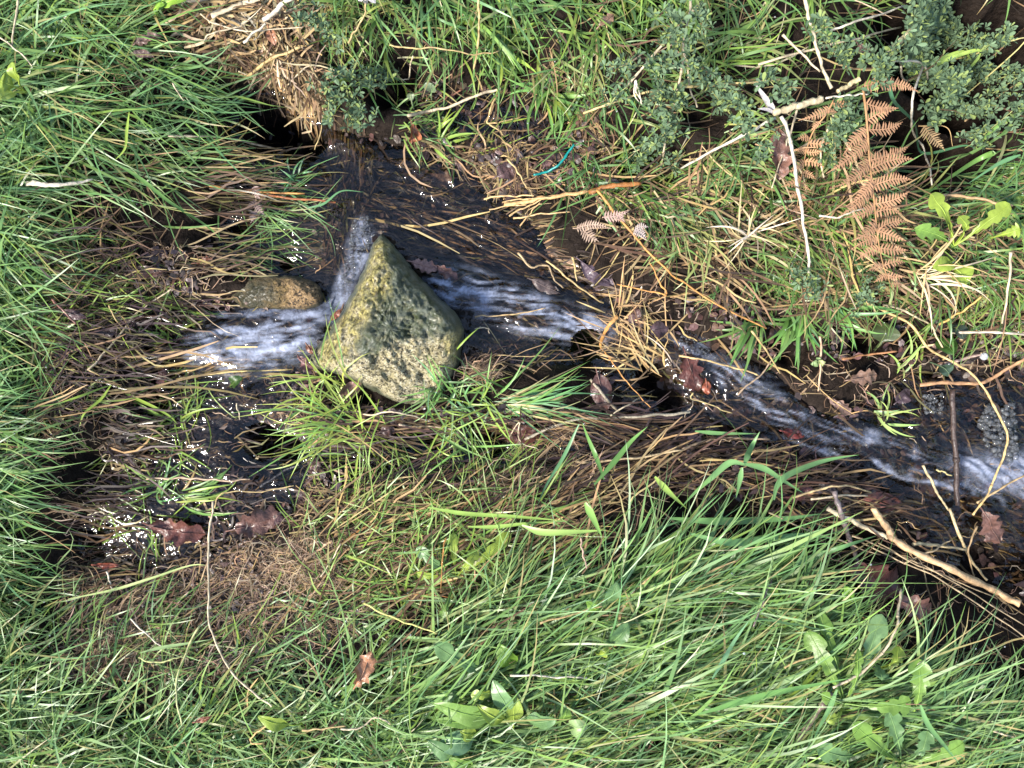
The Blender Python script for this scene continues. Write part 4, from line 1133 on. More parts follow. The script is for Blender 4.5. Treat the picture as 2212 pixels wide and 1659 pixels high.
# upper right
stem('straw', 'pale straw hanging from the top edge left of the shrub', ST, T(3, [(52, -10), (28, 150), (8, 300), (35, 470), (55, 600), (100, 690)]), 6, PALE, 0.08, 0.06)
stem('straw', 'grey straw falling from the top edge to the fern', ST, T(3, [(785, -10), (830, 150), (870, 310), (910, 450), (970, 565)]), 8, (0.50, 0.41, 0.27), 0.09, 0.08, 0.9, joints=2)
stem('straw', 'short pale straw crossing left of the grey falling straw', ST, T(3, [(650, 222), (770, 345), (890, 462)]), 6, PALE, 0.085)
stem('straw', 'whitish straw slanting up right to the top grass', ST, T(3, [(948, 190), (1150, 135), (1385, 88)]), 6, WHITE, 0.085)
stem('straw', 'long yellow-white straw below the short whitish one', ST, T(3, [(490, 415), (680, 360), (870, 310), (1140, 245), (1420, 178)]), 6, PALE, 0.08)
stem('reed_stem', 'thick cream reed coming down left from the top edge', 'reed', T(3, [(1640, -20), (1520, 120), (1390, 275), (1230, 435)]), 13, (0.62, 0.50, 0.28), 0.10, 0.085, 0.95, joints=2)
stem('reed_stem', 'cream reed stump above the fern with a broken end', 'reed', T(3, [(1150, 508), (1070, 555), (1005, 585)]), 12, (0.62, 0.50, 0.28), 0.085, 0.08)
sh = stem('reed_stem', 'thick weathered reed node with a shredded grey sheath', 'reed', T(3, [(905, 638), (800, 672), (690, 700), (590, 735)]), 16, (0.52, 0.42, 0.26), 0.08, 0.08, 0.95, joints=1)
for pts_, w_ in ((T(3, [(600, 730), (540, 650), (465, 535)]), 14), (T(3, [(600, 735), (540, 710), (485, 705)]), 8)):
    pth = [p - sh.location for p in smooth_path(place(pts_, 0.08, 0.09), 10)]
    V_, F_, C_ = ribbon_mesh(pth, w_ * K, (0.34, 0.30, 0.28), (0.44, 0.40, 0.38), 0.4)
    obj('sheath', mesh_from('sheath', V_, F_, C_), M_straw, sh)
stem('reed_stem', 'long white reed hanging straight down left of the fern fronds', 'reed', T(3, [(640, 750), (690, 880), (725, 1070), (752, 1270), (785, 1470), (815, 1670), (835, 1800)]), 8.5, WHITE, 0.085, 0.055, 0.75, joints=3)
stem('reed_stem', 'long white reed slanting down left from the weathered node', 'reed', T(3, [(605, 768), (400, 872), (190, 975), (-10, 1095)]), 7, WHITE, 0.085, 0.06, 0.75, joints=2)
stem('straw', 'thin white straw crossing horizontally above the fern', ST, T(3, [(930, 632), (1080, 618), (1200, 608)]), 5, WHITE, 0.085)
stem('straw', 'white straw slanting through the small fern frond', ST, T(3, [(1030, 655), (960, 780), (930, 960), (915, 1150)]), 6, PALE, 0.07, 0.06)
stem('straw', 'pale crossing straw below the small fern frond', ST, T(3, [(735, 700), (700, 860), (650, 1000), (580, 1220)]), 5, PALE, 0.06, 0.05)
stem('reed_stem', 'long thin reed hanging right of the big fern frond', 'reed', T(3, [(1545, 80), (1520, 340), (1490, 640), (1490, 830), (1535, 990), (1610, 1195)]), 6.5, WHITE, 0.10, 0.05, 0.7, joints=3)
stem('straw', 'white shrub twig slanting over the dark hollow at upper right', ST, T(3, [(1355, 398), (1480, 470), (1580, 525)]), 6, WHITE, 0.09)
stem('straw', 'white shrub twig hanging at the top of the dark hollow', ST, T(3, [(1845, 80), (1890, 190), (1935, 290)]), 6, WHITE, 0.09)
stem('straw', 'yellow thin stem curving along the dark hollow to the bent blade', ST, T(3, [(1660, 280), (1780, 400), (1900, 475), (2050, 512)]), 4.5, (0.40, 0.36, 0.14), 0.09)
stem('straw', 'level pale straw crossing the shrub near the bent blade', ST, T(3, [(1600, 153), (1700, 152), (1790, 155)]), 4.5, WHITE, 0.095)
stem('straw', 'brown straw at the right edge below the shrub hollow', ST, T(3, [(1830, 790), (1920, 720), (2000, 640)]), 5, TAN, 0.06)
stem('straw', 'dull pink straw lying level at the right edge under the shrub', ST, T(3, [(1770, 660), (2000, 715), (2240, 765)]), 6, (0.24, 0.14, 0.09), 0.05)
stem('straw', 'tan straw lying right of the fern tip toward the edge', ST, T(3, [(1640, 1270), (1850, 1275), (2010, 1310), (2140, 1330)]), 8, (0.38, 0.24, 0.12), 0.05)
stem('straw', 'bleached straw curving left of the fern tip', ST, T(3, [(880, 1400), (1000, 1410), (1100, 1370), (1180, 1350)]), 5, WHITE, 0.06)
bb = broad_blade('bright lime grass blade folded sharply at the upper right corner', T(3, [(2230, 128), (2090, 124), (1960, 122), (1951, 135), (1985, 290), (2030, 430), (2062, 555)]), 13, (0.32, 0.44, 0.10), 0.12, 0.10, fold=0.15)
broad_blade('long dark blue-green blade curving right behind the fern', T(3, [(1335, 455), (1360, 650), (1500, 805), (1700, 910), (1820, 945), (1960, 942)]), 11, (0.06, 0.15, 0.07), 0.075, 0.07)
broad_blade('wide green blade running from the right edge to the fern tip', T(3, [(2230, 880), (2100, 950), (1900, 1040), (1700, 1170), (1480, 1330)]), 12, MID, 0.07, 0.06)
broad_blade('green blade just above the wide one at the right edge', T(3, [(2230, 700), (2110, 790), (2000, 920)]), 9, MID, 0.07)
broad_blade('slim green blade arching left over the wide right edge blade', T(3, [(2230, 985), (2050, 1060), (1850, 1190)]), 9, BLUEG, 0.07)
# left middle
stem('twig', 'short red-brown stem in the left bank grass', TW, T(4, [(330, 282), (400, 350), (492, 440)]), 6, (0.22, 0.10, 0.07), 0.05, mat=M_twig)
stem('straw', 'long pale straw slanting up right over the left bank edge', ST, T(4, [(560, 745), (700, 590), (900, 360), (1000, 290), (1115, 208)]), 5, PALE, 0.04, 0.03)
stem('straw', 'pale straw falling down right from the end of the long one', ST, T(4, [(570, 740), (680, 805), (780, 860)]), 4, STRAW, 0.04)
stem('straw', 'short straw crossing the long pale straw at left', ST, T(4, [(690, 310), (730, 390), (765, 470)]), 4, STRAW, 0.05)
stem('straw', 'pale straw left of the water tongue near the bank edge', ST, T(4, [(840, 610), (880, 530), (930, 430)]), 5, PALE, 0.03)
broad_blade('long bright blade crossing the dark ledge left of the wash', T(4, [(730, 835), (850, 905), (1000, 980), (1100, 1040), (1150, 1090)]), 7, YELG, 0.045, 0.03)
broad_blade('yellow-green blade hanging down left of the ledge', T(4, [(690, 835), (610, 930), (540, 1020), (510, 1110)]), 6, YELG, 0.05, 0.03)
broad_blade('slim yellow blade level above the hanging one', T(4, [(405, 945), (520, 905), (640, 850), (700, 840)]), 5, YELG, 0.05, 0.05)
stem('straw', 'upright thin straw standing in the brown wash', ST, T(4, [(1530, 950), (1545, 1010), (1558, 1065)]), 4, PALE, 0.02)
stem('straw', 'golden drowned straw sweeping under the water tongue', ST, T(4, [(1090, 770), (1250, 735), (1420, 680), (1560, 650)]), 6, (0.45, 0.30, 0.12), 0.012)
stem('straw', 'long golden straw below the tongue toward the boulder', ST, T(4, [(1150, 800), (1350, 770), (1550, 745), (1900, 738)]), 6, (0.42, 0.31, 0.12), 0.014)
stem('straw', 'pale pink straw lying level in the brown wash above the black stick', ST, T(4, [(950, 1450), (1150, 1440), (1300, 1442), (1450, 1455), (1620, 1450)]), 6, (0.45, 0.31, 0.20), 0.02)
stem('stick', 'black wet stick slanting up right in the wash', 'stick', T(4, [(1685, 1495), (1780, 1430), (1870, 1375), (1950, 1345)]), 10, (0.012, 0.011, 0.014), 0.02, 0.03, 0.9, M_twig, joints=1)
stem('straw', 'thin pale stem arching over the black stick', ST, T(4, [(1375, 1655), (1420, 1560), (1500, 1525), (1700, 1525), (1900, 1490)]), 4, STRAW, 0.03)
# centre
stem('straw', 'thin pale stem crossing water right of the boulder', ST, T(5, [(868, 390), (1000, 385), (1150, 378), (1325, 340)]), 4, (0.45, 0.30, 0.14), 0.02)
stem('straw', 'short bent straw on the submerged stone', ST, T(5, [(860, 468), (945, 466), (955, 500)]), 3.5, PALE, 0.012)
stem('straw', 'very thin level straw over the submerged stone', ST, T(5, [(1000, 645), (1180, 648), (1350, 652)]), 3, STRAW, 0.015)
stem('straw', 'tan stem lying in the upper stream beside a second one', ST, T(5, [(1330, 30), (1450, 130), (1570, 225), (1700, 300)]), 6, STRAW, 0.015)
stem('straw', 'curved tan stem left of its twin in the upper stream', ST, T(5, [(1150, -20), (1230, 70), (1330, 60), (1370, 140), (1440, 205)]), 6, (0.34, 0.24, 0.13), 0.015)
stem('straw', 'short upright straw in the upper stream below the tan bundle', ST, T(5, [(1500, 10), (1515, 80), (1525, 160)]), 6, STRAW, 0.02)
stem('reed_stem', 'orange curled reed blade dropping through the dead grass tuft', 'reed', T(5, [(1790, 385), (1725, 470), (1715, 570), (1760, 680), (1830, 790), (1910, 890), (2005, 985)]), 11, (0.50, 0.25, 0.08), 0.05, 0.03, 0.5, flat=0.35)
stem('stick', 'long grey stick lying level below the dead grass tuft', 'stick', T(5, [(1190, 1190), (1350, 1110), (1520, 1060), (1750, 1042), (1980, 1035), (2260, 1015)]), 8, (0.28, 0.24, 0.17), 0.03, 0.03, 0.9, M_twig, joints=3)
stem('stick', 'short grey stick slanting over the brown leaf', 'stick', T(5, [(1615, 795), (1700, 900), (1800, 1012)]), 8, (0.27, 0.22, 0.15), 0.025, 0.03, 0.9, M_twig, joints=1)
stem('stick', 'dark thin twig slanting down right under the long grey stick', 'stick', T(5, [(1700, 1020), (1800, 1090), (1920, 1160)]), 5, (0.05, 0.03, 0.03), 0.02, mat=M_twig)
stem('straw', 'tan jointed stem lying level above the big lower tussock', ST, T(5, [(1510, 1335), (1700, 1330), (1900, 1310), (2212, 1255)]), 7, (0.36, 0.27, 0.15), 0.03, 0.035, joints=2)
stem('straw', 'pale straw slanting up right beside the dark leaf', ST, T(5, [(1740, 1030), (1880, 950), (2025, 872)]), 4.5, PALE, 0.04)
stem('straw', 'long tan straw curving below the boulder to the left', ST, T(5, [(100, 1010), (200, 1030), (330, 1005), (430, 1030), (560, 1070)]), 4.5, PALE, 0.035)
stem('straw', 'grey level straw below the boulder to its right', ST, T(5, [(380, 1095), (540, 1105), (720, 1120)]), 6, (0.32, 0.25, 0.17), 0.03)
stem('straw', 'thin root thread arching over the lower root mat', ST, T(5, [(1090, 1180), (1150, 1080), (1160, 1200), (1280, 1255)]), 3.5, PALE, 0.05)
# right middle
stem('straw', 'golden stem lying over the stream from the dead grass tuft', ST, T(6, [(-20, 648), (100, 662), (260, 705), (400, 740), (490, 775)]), 6, (0.48, 0.33, 0.15), 0.04, 0.03)
stem('straw', 'thin golden stem slanting through the dark pool', ST, T(6, [(0, 885), (60, 925), (200, 975), (320, 1020)]), 4, (0.42, 0.32, 0.14), 0.02)
stem('straw', 'kinked straw slanting over the foam line', ST, T(6, [(355, 900), (440, 825), (520, 750), (610, 630)]), 5, (0.34, 0.24, 0.15), 0.04)
stem('straw', 'tan straw slanting down right above the foam line', ST, T(6, [(445, 490), (540, 610), (635, 755)]), 5.5, STRAW, 0.04)
calyx_stalk = stem('straw', 'upright tan stalk with a small dry calyx by the stream', ST, T(6, [(922, 510), (895, 690), (875, 880)]), 6, (0.48, 0.32, 0.20), 0.05, 0.02)
stem('vine', 'long thin golden vine looping down the right side of the stream', 'vine', T(6, [(1180, 300), (1330, 345), (1470, 440), (1590, 590), (1720, 670), (1850, 745), (1950, 850), (2030, 1000), (2100, 1150), (2085, 1290), (2020, 1440), (1960, 1570), (1880, 1680)]), 6.5, (0.52, 0.36, 0.15), 0.055, 0.05, 0.8, joints=3)
stem('vine', 'second pale vine strand parallel above the long one', 'vine', T(6, [(1300, 310), (1480, 370), (1600, 440), (1700, 560), (1740, 665)]), 6, (0.50, 0.40, 0.24), 0.055, 0.04)
stem('stick', 'dark brown stick standing upright across the right end of the stream', 'stick', T(6, [(1745, 870), (1752, 1050), (1765, 1250), (1775, 1450), (1780, 1620)]), 14, (0.06, 0.038, 0.03), 0.03, 0.03, 0.9, M_twig, joints=1)
stem('reed_stem', 'orange-tan flat reed lying level right of the stream', 'reed', T(6, [(1540, 830), (1750, 822), (1950, 815), (2100, 740), (2240, 650)]), 11, (0.36, 0.20, 0.10), 0.03, 0.04, 0.7, flat=0.4)
stem('straw', 'fern-like rusty stem above the level reed', ST, T(6, [(1040, 670), (1200, 640), (1390, 622)]), 7, (0.30, 0.14, 0.06), 0.025)
stem('straw', 'orange straw slanting up right at the right edge', ST, T(6, [(1745, 430), (1840, 350), (1935, 265)]), 6, (0.50, 0.30, 0.09), 0.06)
stem('straw', 'pale stalk hanging from the top of the right bank to the edge', ST, T(6, [(2125, -20), (2120, 150), (2075, 440)]), 6.5, PALE, 0.07, 0.04)
stem('straw', 'grey pale stalk lying level at the right edge of the bank', ST, T(6, [(1830, 482), (2000, 497), (2240, 515)]), 8, (0.48, 0.40, 0.30), 0.05)
stem('straw', 'thick pale pinkish stalk under the clear droplet', ST, T(6, [(1700, 700), (1820, 668), (1930, 640)]), 9, (0.36, 0.25, 0.20), 0.03)
stem('straw', 'grey straw slanting down right in the lower stream', ST, T(6, [(1560, 1360), (1630, 1490), (1690, 1600), (1750, 1680)]), 7, (0.42, 0.33, 0.18), 0.025)
stem('straw', 'yellow straw slanting left of the upright dark stick', ST, T(6, [(1640, 1385), (1700, 1405), (1750, 1425)]), 5, (0.44, 0.36, 0.16), 0.02)
stem('straw', 'tan straw reaching from the right edge across the vine foot', ST, T(6, [(1900, 1600), (2060, 1510), (2230, 1410)]), 5.5, (0.46, 0.32, 0.16), 0.04)
stem('straw', 'tan stem lying level under the stream toward the Y-shaped blade', ST, T(6, [(0, 1250), (180, 1190), (300, 1180), (560, 1190)]), 8, (0.30, 0.21, 0.13), 0.02)
stem('straw', 'pale golden straw above the dark leaf at the lower stream edge', ST, T(6, [(720, 1560), (900, 1510), (1050, 1490), (1220, 1530)]), 6, (0.50, 0.36, 0.18), 0.035)
stem('straw', 'pale straw lying just below the golden one at the stream edge', ST, T(6, [(830, 1570), (1000, 1555), (1200, 1560)]), 6, PALE, 0.035)
# lower right
stem('reed_stem', 'thick tan cane slanting from the stream to the right edge', 'reed', T(9, [(1235, -25), (1330, 120), (1400, 205), (1700, 350), (2000, 500), (2240, 620)]), 16, (0.46, 0.30, 0.16), 0.05, 0.07, 1.15, joints=2)
stem('reed_stem', 'pale wide reed left of the thick tan cane', 'reed', T(9, [(940, -30), (1080, 50), (1200, 105), (1330, 170)]), 13, (0.55, 0.44, 0.28), 0.045, 0.05, 0.9, flat=0.5)
stem('stick', 'dark grey broken stick dropping into the big wet leaf', 'stick', T(9, [(985, -130), (1030, 20), (1085, 190), (1125, 290), (1165, 405)]), 13, (0.17, 0.13, 0.12), 0.06, 0.04, 0.7, M_twig, joints=2)
stem('twig', 'tan crooked twig crossing above the thick cane', TW, T(9, [(1725, -30), (1800, 180), (1880, 330), (1975, 445)]), 8, (0.40, 0.30, 0.16), 0.06, mat=M_straw, joints=2)
stem('straw', 'thin twig dropping from the crooked twig to the cane', ST, T(9, [(1905, 90), (1850, 260), (1905, 465)]), 5, TAN, 0.065)
for i_, pts_ in enumerate([[(1100, 150), (1350, 255), (1620, 380), (1900, 545), (2230, 740)], [(1150, 190), (1420, 320), (1650, 430), (1930, 610), (2230, 820)], [(1270, 200), (1500, 330), (1750, 440), (2040, 560)], [(560, 0), (800, 120), (1050, 195), (1300, 290)], [(1450, 340), (1640, 240), (1740, 180)]]):
    stem('straw', ['thin straw hugging the underside of the thick cane', 'lowest of the thin straws below the thick cane', 'middle thin straw between cane and the lowest straw', 'long thin straw reaching the cane from the left grass', 'short straw crossing the cane toward upper right'][i_], ST, T(9, pts_), 4.5, (0.42, 0.31, 0.18), 0.05)
stem('reed_stem', 'pale stalk lying level right of the crook of the cane', 'reed', T(9, [(1490, 205), (1650, 215), (1830, 240)]), 9, (0.48, 0.37, 0.20), 0.05)
stem('straw', 'pale curved seed stem bending through the lower right plants', ST, T(9, [(1425, 500), (1400, 650), (1385, 760), (1310, 890), (1190, 1020), (1080, 1090), (970, 1135)]), 6, PALE, 0.08, 0.07, 0.9, joints=3)
stem('stick', 'grey-brown stick half buried in the grass at lower right', 'stick', T(9, [(960, 1160), (900, 1250), (840, 1345), (730, 1500)]), 15, (0.20, 0.15, 0.11), 0.05, 0.03, 0.8, M_twig, joints=2)
stem('straw', 'dark thin stem standing in the grass left of the lower right plants', ST, T(9, [(583, 425), (530, 560), (460, 740)]), 5, (0.14, 0.10, 0.09), 0.07, mat=M_twig)
stem('straw', 'orange straw lying in the lower right grass', ST, T(9, [(660, 1010), (760, 960), (960, 905)]), 5, STRAW, 0.06)
stem('straw', 'pale straw at the far right of the lower grass', ST, T(9, [(2020, 1420), (2120, 1450), (2212, 1490)]), 5, PALE, 0.06)
# lower left and bottom
stem('straw', 'long bleached stem curving down through the lower left grass', ST, T(7, [(1385, -70), (1360, 120), (1348, 330), (1350, 600), (1375, 800), (1500, 1030), (1640, 1175), (1760, 1260)]), 5, PALE, 0.06, 0.065, 0.9, joints=3)
broad_blade('pale yellow blade running level left of the long bleached stem', T(7, [(440, 565), (750, 500), (980, 430), (1230, 348), (1340, 345)]), 6, (0.36, 0.42, 0.16), 0.06, 0.06)
broad_blade('pale green blade meeting the bleached stem at its bend', T(7, [(905, 915), (1050, 880), (1200, 855), (1370, 825)]), 7, PALEG, 0.065, 0.065)
stem('straw', 'yellow stem hanging down in the lower left grass', ST, T(7, [(1300, 730), (1200, 920), (1145, 1080), (1145, 1250), (1180, 1382)]), 5.5, (0.46, 0.46, 0.20), 0.07)
stem('straw', 'yellow stem bowing left from the hanging one', ST, T(7, [(1190, 925), (1090, 965), (980, 970), (900, 945)]), 4.5, (0.42, 0.42, 0.16), 0.07)
stem('straw', 'white thin straw slanting down right in the thatch at lower left', ST, T(7, [(845, 695), (950, 790), (1065, 890)]), 4, WHITE, 0.04)
stem('straw', 'short white straw hanging above the root thatch', ST, T(7, [(690, 380), (705, 440), (728, 510)]), 5, WHITE, 0.04)
stem('straw', 'golden curled straw beside the small light leaf', ST, T(7, [(1740, 1385), (1660, 1430), (1625, 1490), (1700, 1500)]), 4.5, (0.52, 0.34, 0.13), 0.06)
stem('straw', 'long straw at the lower left slanting to the right edge of the thatch', ST, T(7, [(1960, 1420), (2090, 1400), (2240, 1385)]), 5, STRAW, 0.06)
stem('twig', 'orange-tan bark twig slanting on the root thatch', TW, T(7, [(1975, 310), (2060, 250), (2150, 180)]), 9, (0.42, 0.26, 0.14), 0.03, mat=M_twig)
stem('straw', 'thin straw falling from the bark twig through the thatch', ST, T(7, [(2205, 200), (2140, 330), (2075, 420)]), 4, PALE, 0.04)
stem('straw', 'yellow diagonal straw crossing the bottom centre grass', ST, T(8, [(140, 590), (280, 660), (450, 730), (620, 790)]), 5, (0.46, 0.42, 0.13), 0.07)
stem('straw', 'thin orange straw standing left of the toothed rosette', ST, T(8, [(680, 160), (655, 330), (650, 520)]), 4.5, ORANGE, 0.06)
stem('straw', 'white straw lying level right of the long toothed leaf', ST, T(8, [(1100, 1060), (1320, 1065), (1590, 1080)]), 5, WHITE, 0.065)
stem('straw', 'tan curved straw at the right of the bottom centre grass', ST, T(8, [(1290, 715), (1480, 665), (1690, 610)]), 5, STRAW, 0.065)
stem('straw', 'thin reddish stem hanging among the centre blades', ST, T(8, [(1545, 165), (1565, 260), (1590, 370)]), 5, (0.42, 0.28, 0.20), 0.07)
stem('straw', 'bleached straw lying at the lower left of bottom centre', ST, T(8, [(0, 1400), (110, 1405), (230, 1330), (310, 1380)]), 5, PALE, 0.06)
# broad single blades in the lower grass
broad_blade('long lime blade running level above the toothed rosette', T(8, [(560, -30), (800, 10), (1150, 32), (1460, 60)]), 9, (0.20, 0.30, 0.06), 0.08, 0.08)
broad_blade('second lime blade just below the long level one', T(8, [(820, 95), (1000, 95), (1200, 75), (1400, 62)]), 8, (0.20, 0.30, 0.06), 0.075, 0.075)
broad_blade('broad pale lime blade with a kink at centre bottom', T(8, [(1170, 85), (1300, 130), (1500, 130), (1720, 118)]), 14, (0.22, 0.32, 0.08), 0.085, 0.08)
broad_blade('upright broad lime blade standing over the kinked one', T(8, [(1580, -60), (1630, 40), (1690, 165)]), 15, (0.20, 0.34, 0.08), 0.10, 0.08)
broad_blade('twisted lime leaf blade at the left of the big lower tussock', T(6, [(-180, 1430), (-120, 1500), (-60, 1560), (30, 1640)]), 13, (0.24, 0.34, 0.07), 0.08, 0.08)
YB = (0.13, 0.25, 0.085)
broad_blade('broad dewy blade pointing up, top arm of the Y over the stream edge', T(6, [(395, 1360), (420, 1290), (455, 1220), (500, 1138)]), 13, YB, 0.075, 0.08)
broad_blade('broad dewy blade going down left from the Y', T(6, [(400, 1350), (300, 1340), (180, 1440), (80, 1530), (-20, 1640)]), 14, YB, 0.075, 0.06)
broad_blade('broad dewy blade going down right from the Y', T(6, [(390, 1345), (520, 1375), (640, 1450), (780, 1535)]), 13, YB, 0.075, 0.06)
broad_blade('broad dewy blade arching right over the lower stream', T(6, [(590, 1580), (610, 1490), (680, 1420), (860, 1345), (1000, 1310), (1145, 1288)]), 13, YB, 0.07, 0.06)
broad_blade('straight dewy blade below the Y hanging down', T(6, [(385, 1370), (365, 1470), (345, 1570)]), 12, YB, 0.07, 0.05)
broad_blade('level green blade above the Y at the stream edge', T(6, [(80, 1135), (250, 1150), (490, 1152)]), 9, YB, 0.05, 0.04)
broad_blade('very broad level blade lying in the tussock right of the Y', T(9, [(-80, 40), (200, 60), (450, 55), (700, 40), (900, 10)]), 16, (0.11, 0.22, 0.07), 0.06, 0.05)
broad_blade('very broad level blade just below its twin in the tussock', T(9, [(50, 140), (300, 195), (550, 170), (800, 150), (1000, 175)]), 16, (0.12, 0.24, 0.085), 0.065, 0.055)
broad_blade('broad blade rising to the right toward the wet leaf', T(9, [(600, 380), (820, 300), (1050, 220), (1260, 152)]), 12, YB, 0.07, 0.07)
broad_blade('long straight blade lying across the lower right plants', T(9, [(100, 1310), (400, 1220), (700, 1150), (1100, 1075)]), 13, (0.13, 0.26, 0.07), 0.085, 0.085)
broad_blade('dewy blade falling steeply left of the grey-brown stick', T(9, [(1000, 1150), (950, 1270), (880, 1400), (840, 1500)]), 11, YB, 0.085, 0.07)
broad_blade('pale blue-green blade slanting up in the left of the tussock', T(9, [(190, 1080), (270, 950), (340, 830), (440, 690)]), 9, (0.14, 0.27, 0.13), 0.08, 0.08)
broad_blade('long blade bending down at the far lower right', T(9, [(1540, 1250), (1590, 1380), (1700, 1520), (1800, 1640)]), 11, YB, 0.075, 0.07)
broad_blade('long thin blade falling left across centre tussock', T(5, [(1540, 1090), (1440, 1300), (1330, 1480), (1270, 1620)]), 8, BLUEG, 0.08, 0.07)
broad_blade('broad blade rising through the tussock at centre right', T(5, [(1640, 1480), (1780, 1320), (1880, 1200), (1985, 1105)]), 12, (0.12, 0.24, 0.06), 0.075, 0.085)
broad_blade('slim blade standing left of the rising broad blade', T(5, [(1700, 1450), (1650, 1300), (1600, 1180), (1560, 1080)]), 10, (0.12, 0.24, 0.06), 0.06, 0.085)

# ------------------------------------------------------------------ grass tufts that stand by themselves
pg = [(MID, 3), (BLUEG, 2), (PALEG, 1)]; py_ = [(YELG, 4), (MID, 2), ((0.30, 0.33, 0.07), 1)]
tuft('dewy green tuft spreading at the boulder lower right corner', (962, 852), 30, 0, 200, (45, 120), (3, 5), pg, (0.2, 1.0), jit=16)
tuft('larger green tuft hanging below the boulder right corner', (1010, 885), 60, -60, 90, (60, 150), (2.8, 5), [(MID, 3), (YELG, 2), (PALEG, 1)], (0.2, 1.0), jit=46)
tuft('flat green tuft combed right below the submerged stone', (1080, 872), 34, 2, 18, (110, 250), (3, 5.5), [(MID, 2), (BLUEG, 2), (STRAW, 1)], (0.05, 0.35), bend=(0.1, 0.5))
tuft('yellow-green tuft pointing left below the boulder left corner', (735, 900), 90, 172, 48, (70, 200), (2.6, 4.8), py_, (0.1, 0.7), bend=(0.2, 1.0), jit=42)
tuft('yellow-green tuft above the left wash ledge', (398, 672), 18, 120, 70, (50, 110), (4, 7), py_, (0.3, 1.0))
tuft('small yellow-green tuft beside the tongue of white water', (372, 720), 12, 150, 80, (40, 90), (4, 6), py_, (0.3, 1.0))
tuft('thin tuft growing in the brown wash', (385, 910), 10, 160, 70, (50, 120), (4, 6), py_, (0.2, 0.8))
tuft('thin tuft of fine blades at the lower wash', (350, 1060), 12, 100, 80, (50, 120), (4, 6), pg, (0.2, 0.9))
tuft('tuft combed right at the foot of the brown wash', (400, 1075), 16, 12, 14, (70, 150), (4, 6.5), [(YELG, 2), (STRAW, 1), (MID, 2)], (0.1, 0.5))
tuft('starry bright tuft below the top centre edge', (1090, 92), 26, 0, 200, (60, 130), (6, 10), [(MID, 3), (YELG, 2)], (0.3, 1.0))
tuft('starry tuft on the soil right of the bent straw', (1187, 205), 22, 0, 200, (60, 130), (6, 10), [(MID, 3), (YELG, 1.5)], (0.3, 1.0))
tuft('starry tuft just below the one by the bent straw', (1227, 248), 22, -40, 90, (60, 140), (6, 10), pg, (0.3, 1.0))
tuft('tuft hanging over the water under the curled red leaf', (940, 305), 16, -10, 60, (50, 110), (5, 8), [(MID, 3), (YELG, 2)], (0.2, 0.8))
tuft('tuft of stout blades hanging toward the stream at right', (1715, 690), 26, -95, 40, (60, 130), (6, 10), [(MID, 4), (BLUEG, 1)], (0.2, 0.9))
tuft('tuft of stout blades hanging right of its twin above the stream', (1800, 655), 22, -70, 55, (60, 140), (6, 10), [(MID, 4), (BLUEG, 1)], (0.2, 0.9))
tuft('dark green tuft drooping left over the foam line', (1630, 695), 12, -140, 24, (80, 150), (6, 9), [(MID, 2), (DEEP, 1)], (0.2, 0.7))
tuft('tiny blue-green star tuft at the edge of the brown water band', (633, 378), 12, 0, 200, (25, 60), (3, 5), [(BLUEG, 1)], (0.2, 0.9))
tuft('light green tuft lying on the wet stones at the right', (1900, 900), 12, 25, 50, (40, 90), (4, 7), [((0.28, 0.36, 0.10), 2), (PALEG, 1)], (0.2, 0.8))
tuft('light green slender tuft above the one on the wet stones', (1950, 800), 8, 60, 40, (40, 90), (4, 7), [((0.28, 0.36, 0.10), 2), (PALEG, 1)], (0.2, 0.8))
tuft('pale green wispy tuft at the right edge near the droplet', (2085, 690), 12, 60, 70, (40, 90), (3.5, 5.5), [((0.28, 0.34, 0.12), 2), (STRAW, 1)], (0.2, 0.8))
tuft('large dead straw tuft standing in the stream at centre right', (1400, 775), 46, 165, 50, (60, 170), (2.5, 5), [((0.40, 0.27, 0.12), 3), (PALE, 0.6), (STRAW, 2), (TAN, 2), (BROWN, 2)], (0.1, 0.8), 0.02, 'dead_grass_tuft', 'dead grass', M_thatch, jit=24)
tuft('smaller dead straw tuft behind the large one, bent up right', (1350, 690), 36, 20, 70, (50, 120), (2.5, 4.5), [((0.36, 0.25, 0.11), 3), (TAN, 2), (STRAW, 2), (BROWN, 2)], (0.1, 0.8), 0.02, 'dead_grass_tuft', 'dead grass', M_thatch, jit=24)
tuft('bleached dead tuft left of the small fern frond', (1620, 505), 20, 0, 120, (50, 120), (2.5, 5), [(PALE, 2), (WHITE, 1), (STRAW, 1)], (0.2, 0.9), 0.03, 'dead_grass_tuft', 'dead grass', M_thatch)
tuft('dry pale tuft below the big fern tip at the right', (1990, 590), 22, 10, 60, (80, 170), (2.5, 5), [(PALE, 2), (STRAW, 2)], (0.1, 0.6), 0.05, 'dead_grass_tuft', 'dead grass', M_thatch)

# ------------------------------------------------------------------ fibrous root mats and the heap of straw
def mat_of(name, label, cat, poly, n, head, spread, ln, wd, pal, lift, wave=1.0, el=0.2):
    pl = Pool(); thatch_zone(pl, poly, n, head, spread, ln, wd, pal, lift, wave=wave, el=el)
    V = np.concatenate(pl.V); F = np.concatenate(pl.F); C = np.concatenate(pl.C)
    org = V.mean(0); org[2] = V[:, 2].min()
    o = obj(name, mesh_from(name, V - org, F, C), M_thatch, None, org); tag(o, label, cat); return o
mat_of('root_mat', 'tan fibrous root mat below the long grey stick', 'root mat', [(1090, 960), (1180, 930), (1300, 960), (1280, 1020), (1150, 1045), (1060, 1050), (1060, 1010)], 1100, 0, 35, (20, 110), (1.0, 2.2), p_root, (0.0, 0.025))
mat_of('root_mat', 'small tan root mat touching the boulder right side', 'root mat', [(1000, 770), (1050, 750), (1090, 780), (1070, 820), (1010, 810)], 420, 0, 45, (15, 80), (1.0, 2.0), p_root, (0.0, 0.022))
